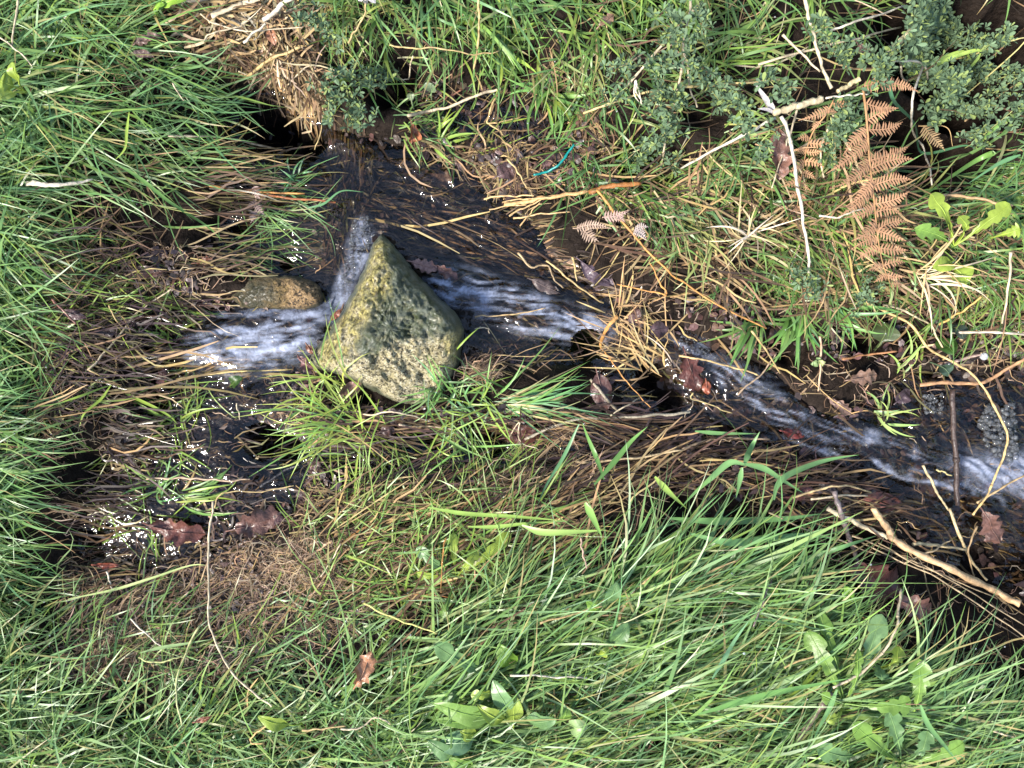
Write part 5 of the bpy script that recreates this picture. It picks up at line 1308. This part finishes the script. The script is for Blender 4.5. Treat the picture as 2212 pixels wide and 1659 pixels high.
mat_of('root_mat', 'pale frayed root mat right of the lower brown leaves', 'root mat', [(620, 1170), (700, 1150), (760, 1170), (740, 1260), (640, 1260)], 650, 10, 50, (20, 90), (1.0, 2.2), p_root, (0.0, 0.025))
mat_of('root_mat', 'brown root crust in the lower left thatch', 'root mat', [(230, 1350), (330, 1340), (320, 1430), (220, 1440)], 420, 0, 60, (15, 70), (1.0, 2.2), p_root, (0.0, 0.015))
mat_of('straw_heap', 'heap of bleached straw at the top left of centre', 'straw heap', [(455, -30), (640, -30), (640, 60), (600, 95), (520, 90), (450, 40)], 420, 15, 70, (40, 130), (2.5, 6), [(WHITE, 1), (PALE, 2), (STRAW, 2), (TAN, 2), (BROWN, 2)], (0.01, 0.045), 0.5, 0.25)
mat_of('straw_heap', 'brown straw overhang above the dark pool', 'straw heap', [(590, 120), (680, 130), (720, 200), (700, 290), (650, 290), (600, 210)], 620, -55, 35, (30, 90), (2, 4.5), [(TAN, 3), (PALE, 1), (BROWN, 4), (STRAW, 1)], (0.01, 0.04), 0.5, 0.25)

# ------------------------------------------------------------------ dead leaves
RB = (0.14, 0.055, 0.030); DR = (0.070, 0.022, 0.016); PB = (0.16, 0.085, 0.065); OB = (0.26, 0.12, 0.06); PUR = (0.055, 0.035, 0.040)
dead_leaf('small curled red-brown leaf standing at the water edge, top centre', (893, 292), (42, 26), 75, (0.22, 0.075, 0.03), 'oval', 0.02, 0.5, 0.6, 1.2, 0.5)
dead_leaf('broad brown leaf under clear water right of the brown band', (957, 388), (58, 44), 20, (0.15, 0.09, 0.06), 'oak', -0.006, 0, 0, 0.2, 0.05, 0.1)
dead_leaf('dark purple-brown leaf left of the teal cord', (1098, 368), (56, 40), 30, (0.10, 0.055, 0.05), 'oval', 0.008)
dead_leaf('purple-brown leaf above the teal cord', (1185, 345), (40, 26), 60, (0.11, 0.06, 0.055), 'oval', 0.012)
dead_leaf('reddish oak leaf under the white reed left of the ferns', (1682, 335), (100, 46), -85, (0.17, 0.085, 0.06), 'oak', 0.045)
dead_leaf('large curled brown leaf below the boulder left corner', (757, 845), (66, 36), 25, (0.17, 0.095, 0.07), 'oval', 0.022, 0.15, 0.5, 0.9, 0.6, 0.4)
dead_leaf('long pinkish leaf in the mud left of the small stone', (312, 590), (95, 30), 3, (0.12, 0.065, 0.05), 'oval', 0.012)
dead_leaf('crumpled dark red leaf right of the long pinkish one', (443, 566), (40, 24), 10, RB, 'oak', 0.012)
dead_leaf('reddish leaf upright in the wash below the tongue', (350, 815), (44, 22), 85, (0.19, 0.085, 0.065), 'oak', 0.012)
dead_leaf('red-brown curled leaf at the boulder left foot', (660, 785), (44, 26), -40, (0.12, 0.055, 0.05), 'oak', 0.02, 0.2, 0.3, 1.0, 0.4)
dead_leaf('small red leaf wedged between water and boulder left side', (672, 755), (24, 14), -60, RB, 'oval', 0.02)
dead_leaf('rusty leaf under the falling water left of the boulder', (727, 680), (34, 14), 50, (0.20, 0.07, 0.04), 'oval', 0.006)
dead_leaf('large glossy red-brown leaf lying in the lower wash', (385, 1145), (120, 58), -12, (0.10, 0.036, 0.026), 'oak', 0.012, 0, 0, 0.5, 0.1, 0.3)
dead_leaf('large pinkish wet leaf right of the glossy one in the wash', (560, 1128), (104, 64), 15, (0.11, 0.055, 0.042), 'oak', 0.014, 0, 0, 0.5, 0.1, 0.3)
dead_leaf('narrow red leaf sliver below the glossy leaf', (233, 1221), (48, 14), -5, (0.17, 0.045, 0.025), 'oval', 0.03)
dead_leaf('tiny brown leaf lying on the lower left grass', (440, 1553), (34, 11), 18, (0.19, 0.075, 0.04), 'oval', 0.065)
dead_leaf('orange-brown oak leaf standing in the bottom grass', (788, 1445), (76, 40), 62, (0.28, 0.13, 0.065), 'oak', 0.06, 0.3, 0.4, 0.8, 0.4)
dead_leaf('dark red glossy leaf in the pool under the golden stem', (1492, 805), (90, 56), -70, DR, 'oak', 0.004, 0, 0, 0.4)
dead_leaf('small rusty leaf touching the dark red one in the pool', (1526, 838), (32, 20), -80, (0.17, 0.045, 0.02), 'oval', 0.006)
dead_leaf('long dark leaf under the short grey stick', (1300, 848), (86, 46), -75, (0.075, 0.035, 0.028), 'oval', 0.014)
dead_leaf('dark red-brown leaf in the hollow below the flat tuft', (1132, 938), (84, 46), 10, (0.085, 0.032, 0.024), 'oval', 0.014)
dead_leaf('small wet red leaf in the water at the stream bend', (1714, 937), (52, 22), -14, (0.14, 0.025, 0.018), 'oval', 0.006)
dead_leaf('very large glossy dark leaf under the broken stick', (1888, 1252), (130, 104), -30, (0.075, 0.032, 0.028), 'oak', 0.02, 0, 0.1, 0.7, 0.2)
dead_leaf('brown-pink leaf right below the very large glossy one', (1975, 1308), (86, 52), -20, (0.12, 0.06, 0.05), 'oak', 0.02)
dead_leaf('red-brown leaf under the cane crook at the stream edge', (1906, 1084), (96, 42), -8, (0.14, 0.05, 0.035), 'oval', 0.018)
dead_leaf('feathery pink-brown leaf at the right edge below the foam', (2140, 1140), (84, 56), -60, (0.12, 0.06, 0.045), 'oak', 0.02)
dead_leaf('crinkled purple-black leaf at the lower right edge', (2165, 1222), (104, 90), -70, (0.045, 0.03, 0.032), 'oak', 0.016, 0, 0, 0.8)
dead_leaf('crumpled dark red leaf clump left of the pale wide reed', (1727, 1068), (72, 36), 10, (0.09, 0.035, 0.03), 'oak', 0.02, 0.1, 0.2, 1.0, 0.4)
dead_leaf('purple leaf on the dead straw tuft, left one', (1371, 688), (44, 26), 70, (0.10, 0.055, 0.045), 'oval', 0.035, 0.2, 0.2, 0.9, 0.4)
dead_leaf('round purple-black leaf on the dead straw tuft', (1424, 712), (44, 36), 10, (0.06, 0.035, 0.038), 'oval', 0.035)
dead_leaf('wet pinkish leaf at the boulder upper right side', (917, 574), (60, 32), -15, (0.20, 0.11, 0.09), 'oak', 0.018)
dead_leaf('dark wet leaf just above the silver flow', (965, 590), (60, 26), -30, (0.09, 0.045, 0.04), 'oak', 0.012)
dead_leaf('purple leaf drowned in the upper stream', (1290, 592), (90, 44), -35, (0.075, 0.05, 0.06), 'oval', 0.002, 0, 0, 0.3, 0.05)
dead_leaf('second drowned dark leaf in the upper stream, right of bent straw', (1180, 620), (70, 30), -25, (0.07, 0.05, 0.045), 'oval', 0.002, 0, 0, 0.3, 0.05)
dead_leaf('small dark brown leaf in the thatch under the boulder', (838, 930), (34, 24), 10, (0.06, 0.032, 0.026), 'oval', 0.02)
dead_leaf('orange leaf scrap buried in the straw heap', (588, 80), (36, 20), -70, (0.28, 0.13, 0.07), 'oval', 0.04)
dead_leaf('reddish leaf in the brown overhang above the pool', (612, 178), (40, 26), -80, (0.13, 0.055, 0.04), 'oval', 0.03)
dead_leaf('withered brown leaf scrap hanging in the shrub', (1862, 112), (36, 20), -60, (0.19, 0.11, 0.08), 'oak', 0.09, 0.3, 0.4, 1.2, 0.5)
dead_leaf('crumpled tan leaf lying in the right stream bed', (1865, 815), (64, 36), 10, (0.16, 0.095, 0.065), 'oak', 0.01)
dead_leaf('brown leaf lying left of the light green tuft', (1815, 880), (60, 28), -35, (0.14, 0.085, 0.065), 'oak', 0.008)
dead_leaf('dark purple leaf right of the light green slender tuft', (1950, 855), (44, 30), 40, PUR, 'oval', 0.012)
dead_leaf('brown leaf at the bottom edge of the grass, centre right', (1745, 1640), (70, 30), 20, (0.15, 0.07, 0.05), 'oak', 0.03)
dead_leaf('small dark leaf in the left bank grass by the red stem', (160, 680), (50, 20), -15, (0.08, 0.045, 0.045), 'oval', 0.04)
dead_leaf('black-brown frilly leaf in the mud at the left bank', (225, 720), (50, 24), 5, (0.045, 0.03, 0.03), 'oak', 0.02)
dead_leaf('dull brown leaf under grass at upper left', (320, 85), (56, 24), 20, (0.15, 0.09, 0.07), 'oak', 0.04)
dead_leaf('brown leaf lump right of the dull one at upper left', (310, 118), (40, 18), -10, (0.13, 0.08, 0.065), 'oval', 0.04)
dead_leaf('tan leaf crumbs by the top right dark soil', (1310, 45), (40, 22), 40, (0.22, 0.13, 0.08), 'oak', 0.03)

# ------------------------------------------------------------------ broad-leaved plants
GL = (0.13, 0.225, 0.04); GB = (0.11, 0.20, 0.07); GY = (0.22, 0.29, 0.04); GD = (0.045, 0.10, 0.02)
t8 = lambda *p: T(8, [p])[0]; t9 = lambda *p: T(9, [p])[0]; t3 = lambda *p: T(3, [p])[0]; t6 = lambda *p: T(6, [p])[0]
rosette('dandelion', 'toothed dandelion rosette in the grass at bottom centre', t8(745, 420),
    [(t8(488, 228), 30, GB), (t8(725, 135), 22, GY), (t8(1100, 135), 30, GY), (t8(880, 245), 26, GY), (t8(482, 395), 20, GY), (t8(650, 690), 18, GL), (t8(905, 255), 24, (0.36, 0.36, 0.16))], GL, 0.03)
rosette('dandelion', 'long single toothed leaf plant above the sorrel clump', t8(1060, 1095), [(t8(605, 860), 38, GB), (t8(840, 1185), 26, GY)], GB, 0.045)
rosette('sorrel', 'clump of smooth stalked sorrel leaves at bottom centre', t8(1130, 1330),
    [(t8(590, 1235), 44, GL), (t8(985, 1085), 38, (0.15, 0.26, 0.10)), (t8(1125, 1185), 34, GY, t8(1115, 1400)), (t8(612, 1525), 44, (0.15, 0.26, 0.12), t8(960, 1400)), (t8(770, 1420), 28, GY, t8(900, 1410)), (t8(1395, 1345), 40, GB), (t8(880, 1250), 30, GY), (t8(595, 1345), 24, GL)], GL, 0.05, dock)
rosette('sorrel', 'round dark sorrel leaf in a gap of the bottom centre grass', t8(1150, 1010), [(t8(1020, 850), 40, (0.13, 0.24, 0.03))], GL, 0.035, dock)
rosette('sorrel', 'two small rounded leaves right of bottom centre', t8(1680, 620), [(t8(1790, 455), 30, GB), (t8(1590, 580), 20, (0.18, 0.32, 0.04))], GB, 0.045, dock)
rosette('sorrel', 'small cupped leaf on a long pale stalk', t8(1700, 870), [(t8(1860, 715), 34, GB), (t8(1730, 880), 18, GY, t8(1640, 900))], GB, 0.05, dock)
rosette('sorrel', 'pale leaf pair at the bottom edge right of the sorrel clump', t8(1420, 1330), [(t8(1600, 1380), 36, PALEG), (t8(1460, 1260), 26, GL)], GL, 0.05, dock)
rosette('sorrel', 'pale leaf at the bottom edge below the sorrel clump', t8(900, 1640), [(t8(700, 1590), 36, GL), (t8(560, 1480), 36, GB)], GL, 0.05, dock)
rosette('dandelion', 'large dandelion rosette in the lower right grass', t9(1040, 1235),
    [(t9(1290, 660), 42, (0.15, 0.25, 0.10)), (t9(810, 770), 44, GL), (t9(1480, 1225), 44, GL), (t9(1400, 870), 40, GY, t9(1240, 1020)), (t9(1290, 1090), 40, GB, t9(1190, 920)), (t9(1530, 950), 46, GL, t9(1480, 1330)), (t9(880, 640), 34, GL), (t9(900, 1190), 26, GL), (t9(930, 1350), 22, GY), (t9(1130, 880), 22, GL)], GL, 0.055)
rosette('dandelion', 'second dandelion rosette at the bottom right edge', t9(1410, 1620),
    [(t9(1100, 1370), 40, GL), (t9(1820, 1490), 38, GL), (t9(1330, 1280), 40, GB), (t9(1590, 1420), 34, GB), (t9(1300, 1690), 40, GL), (t9(870, 1530), 40, GB, t9(1150, 1560))], GL, 0.055)
rosette('dandelion', 'small dandelion seedling left of the large glossy leaf', t9(930, 600), [(t9(1100, 500), 26, (0.16, 0.32, 0.03)), (t9(770, 240), 14, GL, t9(750, 400)), (t9(520, 470), 26, GL, t9(640, 560)), (t9(690, 345), 14, GL, t9(660, 400))], GL, 0.035)
rosette('dandelion', 'bright yellow-green dandelion at the right edge below the shrub', t3(1750, 1600),
    [(t3(1600, 1260), 40, GY), (t3(2120, 1320), 42, GY), (t3(1500, 1480), 34, GL), (t3(1790, 1400), 30, GY), (t3(2190, 1485), 32, GY, t3(1990, 1545))], GY, 0.05)
rosette('sorrel', 'bright lobed leaf under the yellow-green dandelion', t6(1760, 30), [(t6(1620, 80), 34, GY), (t6(1840, 180), 46, GY, t6(1700, 60))], GY, 0.04, dock)
rosette('weed', 'dark purplish oval leaves at the right bank', t6(1620, 560), [(t6(1840, 540), 34, (0.045, 0.065, 0.05), t6(1660, 420)), (t6(1760, 640), 40, GD, t6(1560, 500)), (t6(1720, 780), 30, (0.05, 0.085, 0.055), t6(1600, 690))], GD, 0.03, dock)
rosette('weed', 'wide wet dark-green leaf in the hollow right of the hanging tufts', t6(1240, 610), [(t6(1340, 420), 60, (0.06, 0.08, 0.03))], GD, 0.012, dock)
rosette('weed', 'pale folded leaf standing at the dark hole top centre', T(2, [(590, 650)])[0], [(T(2, [(585, 530)])[0], 28, (0.16, 0.21, 0.12)), (T(2, [(450, 600)])[0], 16, (0.18, 0.22, 0.12), T(2, [(470, 710)])[0])], GB, 0.02, dock)
rosette('weed', 'small dark-green leaf with droplets in the wash', T(4, [(1500, 850)])[0], [(T(4, [(1575, 790)])[0], 26, (0.03, 0.065, 0.012))], GD, 0.02, dock)
rosette('sorrel', 'light green leaf lying in the lower left grass', T(7, [(1960, 1370)])[0], [(T(7, [(1670, 1320)])[0], 26, GY)], GY, 0.06, dock)
rosette('sorrel', 'bright leaf in the top left corner grass', T(1, [(1010, 90)])[0], [(T(1, [(1210, 0)])[0], 24, (0.25, 0.40, 0.05)), (T(1, [(1060, 20)])[0], 16, (0.2, 0.36, 0.04))], GL, 0.06, dock)
rosette('sorrel', 'lime leaves at the far left edge of the upper grass', T(1, [(170, 600)])[0], [(T(1, [(90, 400)])[0], 24, GY), (T(1, [(0, 530)])[0], 36, GY), (T(1, [(-10, 650)])[0], 24, (0.35, 0.42, 0.08))], GY, 0.07, dock)
rosette('sorrel', 'pale round leaf at the left edge below the lime leaves', T(1, [(160, 840)])[0], [(T(1, [(30, 790)])[0], 34, PALEG)], GY, 0.06, dock)
for tip_, w_, c_ in ((t6(835, 700), 14, PALEG), (t6(925, 690), 14, (0.30, 0.32, 0.14)), (t6(880, 655), 12, PALEG)):
    add_leaf(calyx_stalk, calyx_stalk.location, t6(885, 695), tip_, w_, oval, c_, 0.042, 0.05, 1.0, 0.2, 0, 0.002, False, 'sepal')
pale_flower = rosette('husk', 'crumpled white husk at the top edge', T(2, [(165, 25)])[0], [(T(2, [(115, 10)])[0], 22, (0.66, 0.60, 0.58)), (T(2, [(220, 15)])[0], 20, (0.62, 0.56, 0.54)), (T(2, [(170, -10)])[0], 18, (0.66, 0.6, 0.58))], WHITE, 0.07, oval)

# ------------------------------------------------------------------ bracken
BK = (0.34, 0.185, 0.10)
Z3 = lambda pr: [(T(3, [a])[0], T(3, [b])[0], w) for a, b, w in pr]
fern('fern_frond', 'large dry orange-brown bracken frond hanging at upper right', T(3, [(1165, 560), (1185, 700), (1195, 850), (1210, 1020), (1225, 1160), (1242, 1310), (1255, 1450), (1275, 1600), (1310, 1750), (1380, 1900)]),
    Z3([((1170, 600), (1535, 600), 1.0), ((1180, 680), (1400, 700), 1.0), ((1190, 790), (1375, 705), 1.0), ((1195, 880), (1425, 790), 1.0), ((1205, 1020), (1468, 945), 1.0), ((1222, 1110), (1502, 1032), 1.05), ((1235, 1210), (1488, 1165), 1.05), ((1245, 1310), (1470, 1240), 1.0), ((1250, 1380), (1418, 1385), 0.9), ((1255, 1470), (1452, 1436), 0.9), ((1268, 1510), (1448, 1560), 0.85), ((1275, 1610), (1460, 1620), 0.85),
        ((1190, 830), (1038, 1010), 0.95), ((1195, 930), (930, 1125), 1.05), ((1200, 1040), (952, 1225), 1.05), ((1215, 1130), (1060, 1335), 0.95), ((1232, 1230), (1010, 1405), 1.0), ((1240, 1340), (1050, 1410), 0.8), ((1250, 1430), (1095, 1562), 0.9), ((1262, 1540), (1098, 1612), 0.85), ((1272, 1610), (1120, 1690), 0.8),
        ((1295, 1700), (1440, 1700), 0.7), ((1300, 1720), (1190, 1760), 0.7), ((1325, 1790), (1440, 1790), 0.6), ((1330, 1790), (1240, 1830), 0.6), ((1365, 1850), (1420, 1850), 0.5)]), BK, 0.085, 0.065, 13)
fern('fern_frond', 'smaller twisted bracken frond left of the large one', T(3, [(985, 640), (930, 740), (860, 830), (820, 920), (790, 1020), (775, 1130), (755, 1250), (735, 1380)]),
    Z3([((975, 690), (1105, 675), 0.8), ((940, 720), (750, 780), 0.9), ((930, 760), (1000, 730), 0.6), ((890, 800), (830, 850), 0.6), ((830, 890), (730, 910), 0.8), ((830, 915), (955, 925), 0.8), ((800, 985), (725, 975), 0.7), ((805, 990), (910, 975), 0.7), ((790, 1050), (915, 1085), 0.9), ((785, 1060), (655, 1120), 0.9), ((775, 1120), (860, 1160), 0.8), ((770, 1140), (640, 1210), 0.9), ((765, 1190), (830, 1235), 0.7), ((755, 1240), (690, 1290), 0.7), ((750, 1270), (800, 1290), 0.6), ((742, 1330), (700, 1370), 0.5), ((740, 1340), (775, 1370), 0.5)]), (0.38, 0.21, 0.11), 0.08, 0.065, 10, rw=4)
fern('fern_frond', 'small bracken tip right of the large frond', T(3, [(1530, 815), (1600, 890), (1700, 975)]), Z3([((1540, 830), (1700, 975), 1.3)]), (0.40, 0.27, 0.14), 0.05, 0.05, 12, rw=3)
fern('fern_frond', 'pale bracken scrap below the frayed stem bundle', T(2, [(1500, 1480), (1620, 1478), (1745, 1480)]), [(T(2, [(1520, 1480)])[0], T(2, [(1750, 1482)])[0], 0.9), (T(2, [(1560, 1500)])[0], T(2, [(1670, 1565)])[0], 1.3)], (0.36, 0.25, 0.18), 0.04, 0.04, 11, rw=3)
fern('fern_frond', 'pinkish bracken scrap at the elbow of the orange stalk', T(2, [(1690, 1410), (1780, 1385), (1870, 1360)]), [(T(2, [(1700, 1400)])[0], T(2, [(1860, 1370)])[0], 1.0), (T(2, [(1780, 1385)])[0], T(2, [(1840, 1440)])[0], 0.8)], (0.34, 0.23, 0.19), 0.05, 0.05, 11, rw=3)
fern('fern_frond', 'tiny white bracken scrap right of the orange stalk', T(2, [(1900, 1490), (1940, 1530), (1985, 1560)]), [(T(2, [(1900, 1490)])[0], T(2, [(1975, 1545)])[0], 1.0), (T(2, [(1940, 1440)])[0], T(2, [(1990, 1470)])[0], 0.8)], (0.42, 0.34, 0.31), 0.05, 0.05, 11, rw=3)
fern('fern_frond', 'pink bracken scrap lying on the dark water above the stones', T(1, [(1650, 1205), (1660, 1300), (1640, 1440)]), [(T(1, [(1655, 1210)])[0], T(1, [(1690, 1300)])[0], 0.9), (T(1, [(1655, 1300)])[0], T(1, [(1600, 1340)])[0], 0.7), (T(1, [(1655, 1310)])[0], T(1, [(1720, 1400)])[0], 0.9), (T(1, [(1645, 1360)])[0], T(1, [(1625, 1445)])[0], 1.0)], (0.33, 0.23, 0.20), 0.03, 0.02, 10, rw=3)

# ------------------------------------------------------------------ small-leaved shrub
sp = [
    ('leafy shrub sprig right of the straw heap', T(1, [(1930, 80), (2060, 150), (2180, 230)]), 0.05, 0.05),
    ('leafy shrub sprig at the top of the brown water band', T(1, [(2100, 560), (2130, 660), (2120, 760)]), 0.05, 0.05),
    ('shrub sprig left of the pale folded leaf, upper one', T(2, [(-20, 480), (160, 520), (380, 470)]), 0.05, 0.06),
    ('shrub sprig left of the pale folded leaf, lower one', T(2, [(-20, 600), (100, 690), (160, 760)]), 0.04, 0.05),
    ('shrub sprig hanging left of the pale folded leaf', T(2, [(30, 560), (60, 700), (90, 810)]), 0.04, 0.04),
    ('shrub sprig crossing the straight pale reed near its tip', T(2, [(1750, 430), (1870, 430), (2000, 420)]), 0.07, 0.08),
    ('shrub sprig at the left end of the level reed', T(2, [(1740, 680), (1790, 610), (1850, 560)]), 0.07, 0.07),
    ('shrub sprig dropping between level reed and steep reed', T(2, [(2060, 370), (2090, 500), (2050, 640), (2020, 720)]), 0.08, 0.07),
    ('long shrub sprig drooping left along the steep pale reed', T(2, [(2160, 780), (2060, 880), (1960, 960), (1870, 1080)]), 0.08, 0.05),
    ('shrub sprig right of the steep pale reed foot', T(2, [(2150, 620), (2180, 720), (2150, 860)]), 0.07, 0.06),
    ('short shrub sprig below the steep pale reed foot', T(2, [(2170, 1080), (2120, 1020), (2090, 960)]), 0.05, 0.05),
    ('shrub sprig against the hanging straw at the top edge', T(3, [(90, 40), (130, 160), (80, 300)]), 0.08, 0.08),
    ('shrub sprig at the joint of level reed and hanging straw', T(3, [(20, 380), (90, 450), (160, 560)]), 0.08, 0.08),
    ('shrub sprig hanging left of the weathered reed node', T(3, [(330, 560), (370, 700), (410, 860)]), 0.09, 0.07),
    ('shrub sprig left of that, above the white slanting reed', T(3, [(200, 500), (250, 620), (300, 720)]), 0.08, 0.07),
    ('shrub sprig above the weathered reed node', T(3, [(540, 480), (600, 560), (700, 620)]), 0.09, 0.08),
    ('shrub sprig under the white slanting reed', T(3, [(560, 860), (500, 940), (520, 1020)]), 0.07, 0.06),
    ('shrub sprig between the two fern fronds', T(3, [(960, 760), (980, 880), (990, 1050)]), 0.06, 0.06),
    ('shrub sprig above the two fern fronds', T(3, [(1010, 640), (1080, 740), (1060, 880)]), 0.06, 0.05),
    ('shrub sprig over the top of the large fern frond', T(3, [(1120, 330), (1220, 380), (1300, 460)]), 0.09, 0.09),
    ('shrub sprig left of the thick cream reed', T(3, [(860, 180), (960, 260), (1080, 420)]), 0.085, 0.085),
    ('shrub sprig at the middle of the thick cream reed', T(3, [(1270, 480), (1330, 380), (1420, 300)]), 0.09, 0.095),
    ('bushy shrub sprig right of the thick cream reed', T(3, [(1430, 150), (1560, 230), (1640, 300)]), 0.10, 0.10),
    ('bushy shrub sprig at the top edge right of the cream reed', T(3, [(1500, -10), (1640, 50), (1780, 20)]), 0.10, 0.10),
    ('shrub sprig hanging into the dark hollow from the top', T(3, [(1700, 30), (1780, 130), (1830, 200)]), 0.10, 0.09),
    ('shrub sprig reaching down left of the dark hollow', T(3, [(1440, 330), (1530, 420), (1600, 500), (1680, 590)]), 0.09, 0.08),
    ('shrub sprig crossing the middle of the dark hollow', T(3, [(1660, 280), (1740, 380), (1790, 440)]), 0.085, 0.08),
    ('shrub sprig dangling in the lower dark hollow', T(3, [(1570, 480), (1660, 560), (1700, 650), (1620, 760)]), 0.08, 0.07),
    ('shrub sprig right of the dangling one', T(3, [(1790, 420), (1800, 540), (1780, 640)]), 0.08, 0.07),
    ('shrub sprig behind the folded lime blade', T(3, [(2180, 180), (2080, 250), (2000, 330)]), 0.08, 0.08),
    ('shrub sprig right of the folded lime blade tip', T(3, [(2220, 300), (2120, 420), (2030, 500)]), 0.08, 0.08),
    ('bushy shrub sprig below the folded lime blade tip', T(3, [(2150, 520), (2090, 600), (2040, 680)]), 0.09, 0.09),
    ('shrub sprig at the far right edge below the lime blade', T(3, [(2230, 620), (2160, 700), (2110, 800)]), 0.08, 0.07),
    ('shrub sprig at the right edge above the wide green blade', T(3, [(1860, 860), (1950, 880), (2060, 840)]), 0.06, 0.06),
    ('shrub sprig in the upper right corner', T(3, [(2220, 20), (2120, 60), (2020, 60)]), 0.10, 0.10),
    ('small shrub sprig on the white reed foot by the stream', T(6, [(780, 80), (840, 180), (880, 300)]), 0.05, 0.05),
    ('small shrub sprig below the large fern tip', T(6, [(1230, 220), (1150, 280), (1070, 370)]), 0.05, 0.05),
    ('shrub sprig left of the hanging straw at the top edge', T(2, [(2100, 60), (2160, 180), (2180, 300)]), 0.08, 0.08),
    ('low shrub sprig above the dandelion at the right edge', T(3, [(1900, 560), (2000, 600), (2080, 560)]), 0.06, 0.07),
]
for lb, pts_, a_, b_ in sp:
    sprig(lb, pts_, a_ + 0.015, b_ + 0.015, step=3.4, size=random.uniform(0.85, 1.1), spreadpx=12)

# ------------------------------------------------------------------ droplets and bubbles
def icos():
    t = (1 + 5 ** 0.5) / 2
    v = np.array([(-1, t, 0), (1, t, 0), (-1, -t, 0), (1, -t, 0), (0, -1, t), (0, 1, t), (0, -1, -t), (0, 1, -t), (t, 0, -1), (t, 0, 1), (-t, 0, -1), (-t, 0, 1)], float)
    v /= np.linalg.norm(v[0])
    f = np.array([(0, 11, 5), (0, 5, 1), (0, 1, 7), (0, 7, 10), (0, 10, 11), (1, 5, 9), (5, 11, 4), (11, 10, 2), (10, 7, 6), (7, 1, 8), (3, 9, 4), (3, 4, 2), (3, 2, 6), (3, 6, 8), (3, 8, 9), (4, 9, 5), (2, 4, 11), (6, 2, 10), (8, 6, 7), (9, 8, 1)])
    return v, f
def subdiv(v, f):
    v = list(map(tuple, v)); cache = {}; out = []
    def mid(a, b):
        k_ = (min(a, b), max(a, b))
        if k_ not in cache:
            m_ = (np.array(v[a]) + np.array(v[b])) / 2; m_ /= np.linalg.norm(m_); cache[k_] = len(v); v.append(tuple(m_))
        return cache[k_]
    for a, b, c in f:
        ab, bc, ca = mid(a, b), mid(b, c), mid(c, a)
        out += [(a, ab, ca), (b, bc, ab), (c, ca, bc), (ab, bc, ca)]
    return np.array(v), np.array(out)
def balls(name, pts, rad, mat, fine=False):
    v, f = icos()
    if fine: v, f = subdiv(v, f)
    V = (pts[:, None, :] + v[None] * rad[:, None, None]).reshape(-1, 3)
    F = (f[None] + (np.arange(len(pts)) * len(v))[:, None, None]).reshape(-1, 3)
    return obj(name, mesh_from(name, V, F), mat)
dp = np.concatenate(dew_pts)
dp = dp[(np.abs(dp[:, 0]) < 0.85) & (np.abs(dp[:, 1]) < 0.65)]
if len(dp) > 6000: dp = dp[rng.choice(len(dp), 6000, replace=False)]
dew = balls('dew', dp, np.exp(rng.normal(-7.35, 0.32, len(dp))), M_dew)
tag(dew, 'tiny dew drops beading the grass blades', 'dew', kind='stuff')

bub = []
def bubbles(poly, n, r0, r1):
    x, y = scatter(poly, n); u, v = d2uv(x, y)
    z = samp(water_z, u, v) + 0.001
    # water tongues stand higher than the plain film
    r = np.exp(rng.uniform(math.log(r0), math.log(r1), n))
    bub.append(np.concatenate([np.stack([u, v, z + r * 0.3], 1), r[:, None]], 1))
bubbles(T(6, [(2020, 980), (2212, 960), (2212, 1330), (2100, 1330), (1990, 1200), (1960, 1080)]), 260, 0.0015, 0.005)
bubbles(T(6, [(300, 720), (430, 770), (560, 830), (740, 900), (700, 920), (560, 880), (430, 830)]), 220, 0.001, 0.003)
bubbles(T(6, [(0, 480), (150, 500), (350, 680), (430, 760), (300, 740), (140, 640), (0, 600)]), 170, 0.001, 0.0028)
bubbles(T(6, [(1600, 900), (1740, 890), (1730, 1020), (1620, 1030)]), 70, 0.0015, 0.004)
bubbles(T(6, [(740, 1180), (1000, 1250), (1000, 1300), (780, 1270)]), 70, 0.001, 0.003)
bubbles(T(6, [(1370, 1370), (1520, 1360), (1540, 1430), (1400, 1430)]), 60, 0.001, 0.003)
bubbles(T(5, [(60, -270), (150, -280), (190, -130), (70, 60), (40, 160), (-60, 230), (0, 40)]), 200, 0.001, 0.003)
bubbles(T(4, [(2060, 560), (2150, 470), (2180, 540), (2040, 640)]), 60, 0.001, 0.003)
bb_ = np.concatenate(bub)
foam_o = balls('foam', bb_[:, :3], bb_[:, 3], M_bubble, True)
tag(foam_o, 'clusters of clear bubbles floating on the stream', 'foam', kind='stuff')
q = P(2126, 770, 0.03)
one = balls('water_drop', np.zeros((1, 3)), np.array([0.0055]), M_dew, True); one.location = q
tag(one, 'large clear round droplet by the right edge', 'droplet')

# ------------------------------------------------------------------ lay the whole place on its slope
lab = {}
for o in list(scene.objects):
    if o.parent is None and o.type in ('MESH', 'EMPTY'):
        o.matrix_basis = R @ o.matrix_basis
        if 'label' in o:
            lab.setdefault(o['label'], []).append(o.name)
for k_, v_ in lab.items():
    if len(v_) > 1: print('DUPLICATE LABEL', k_, v_)
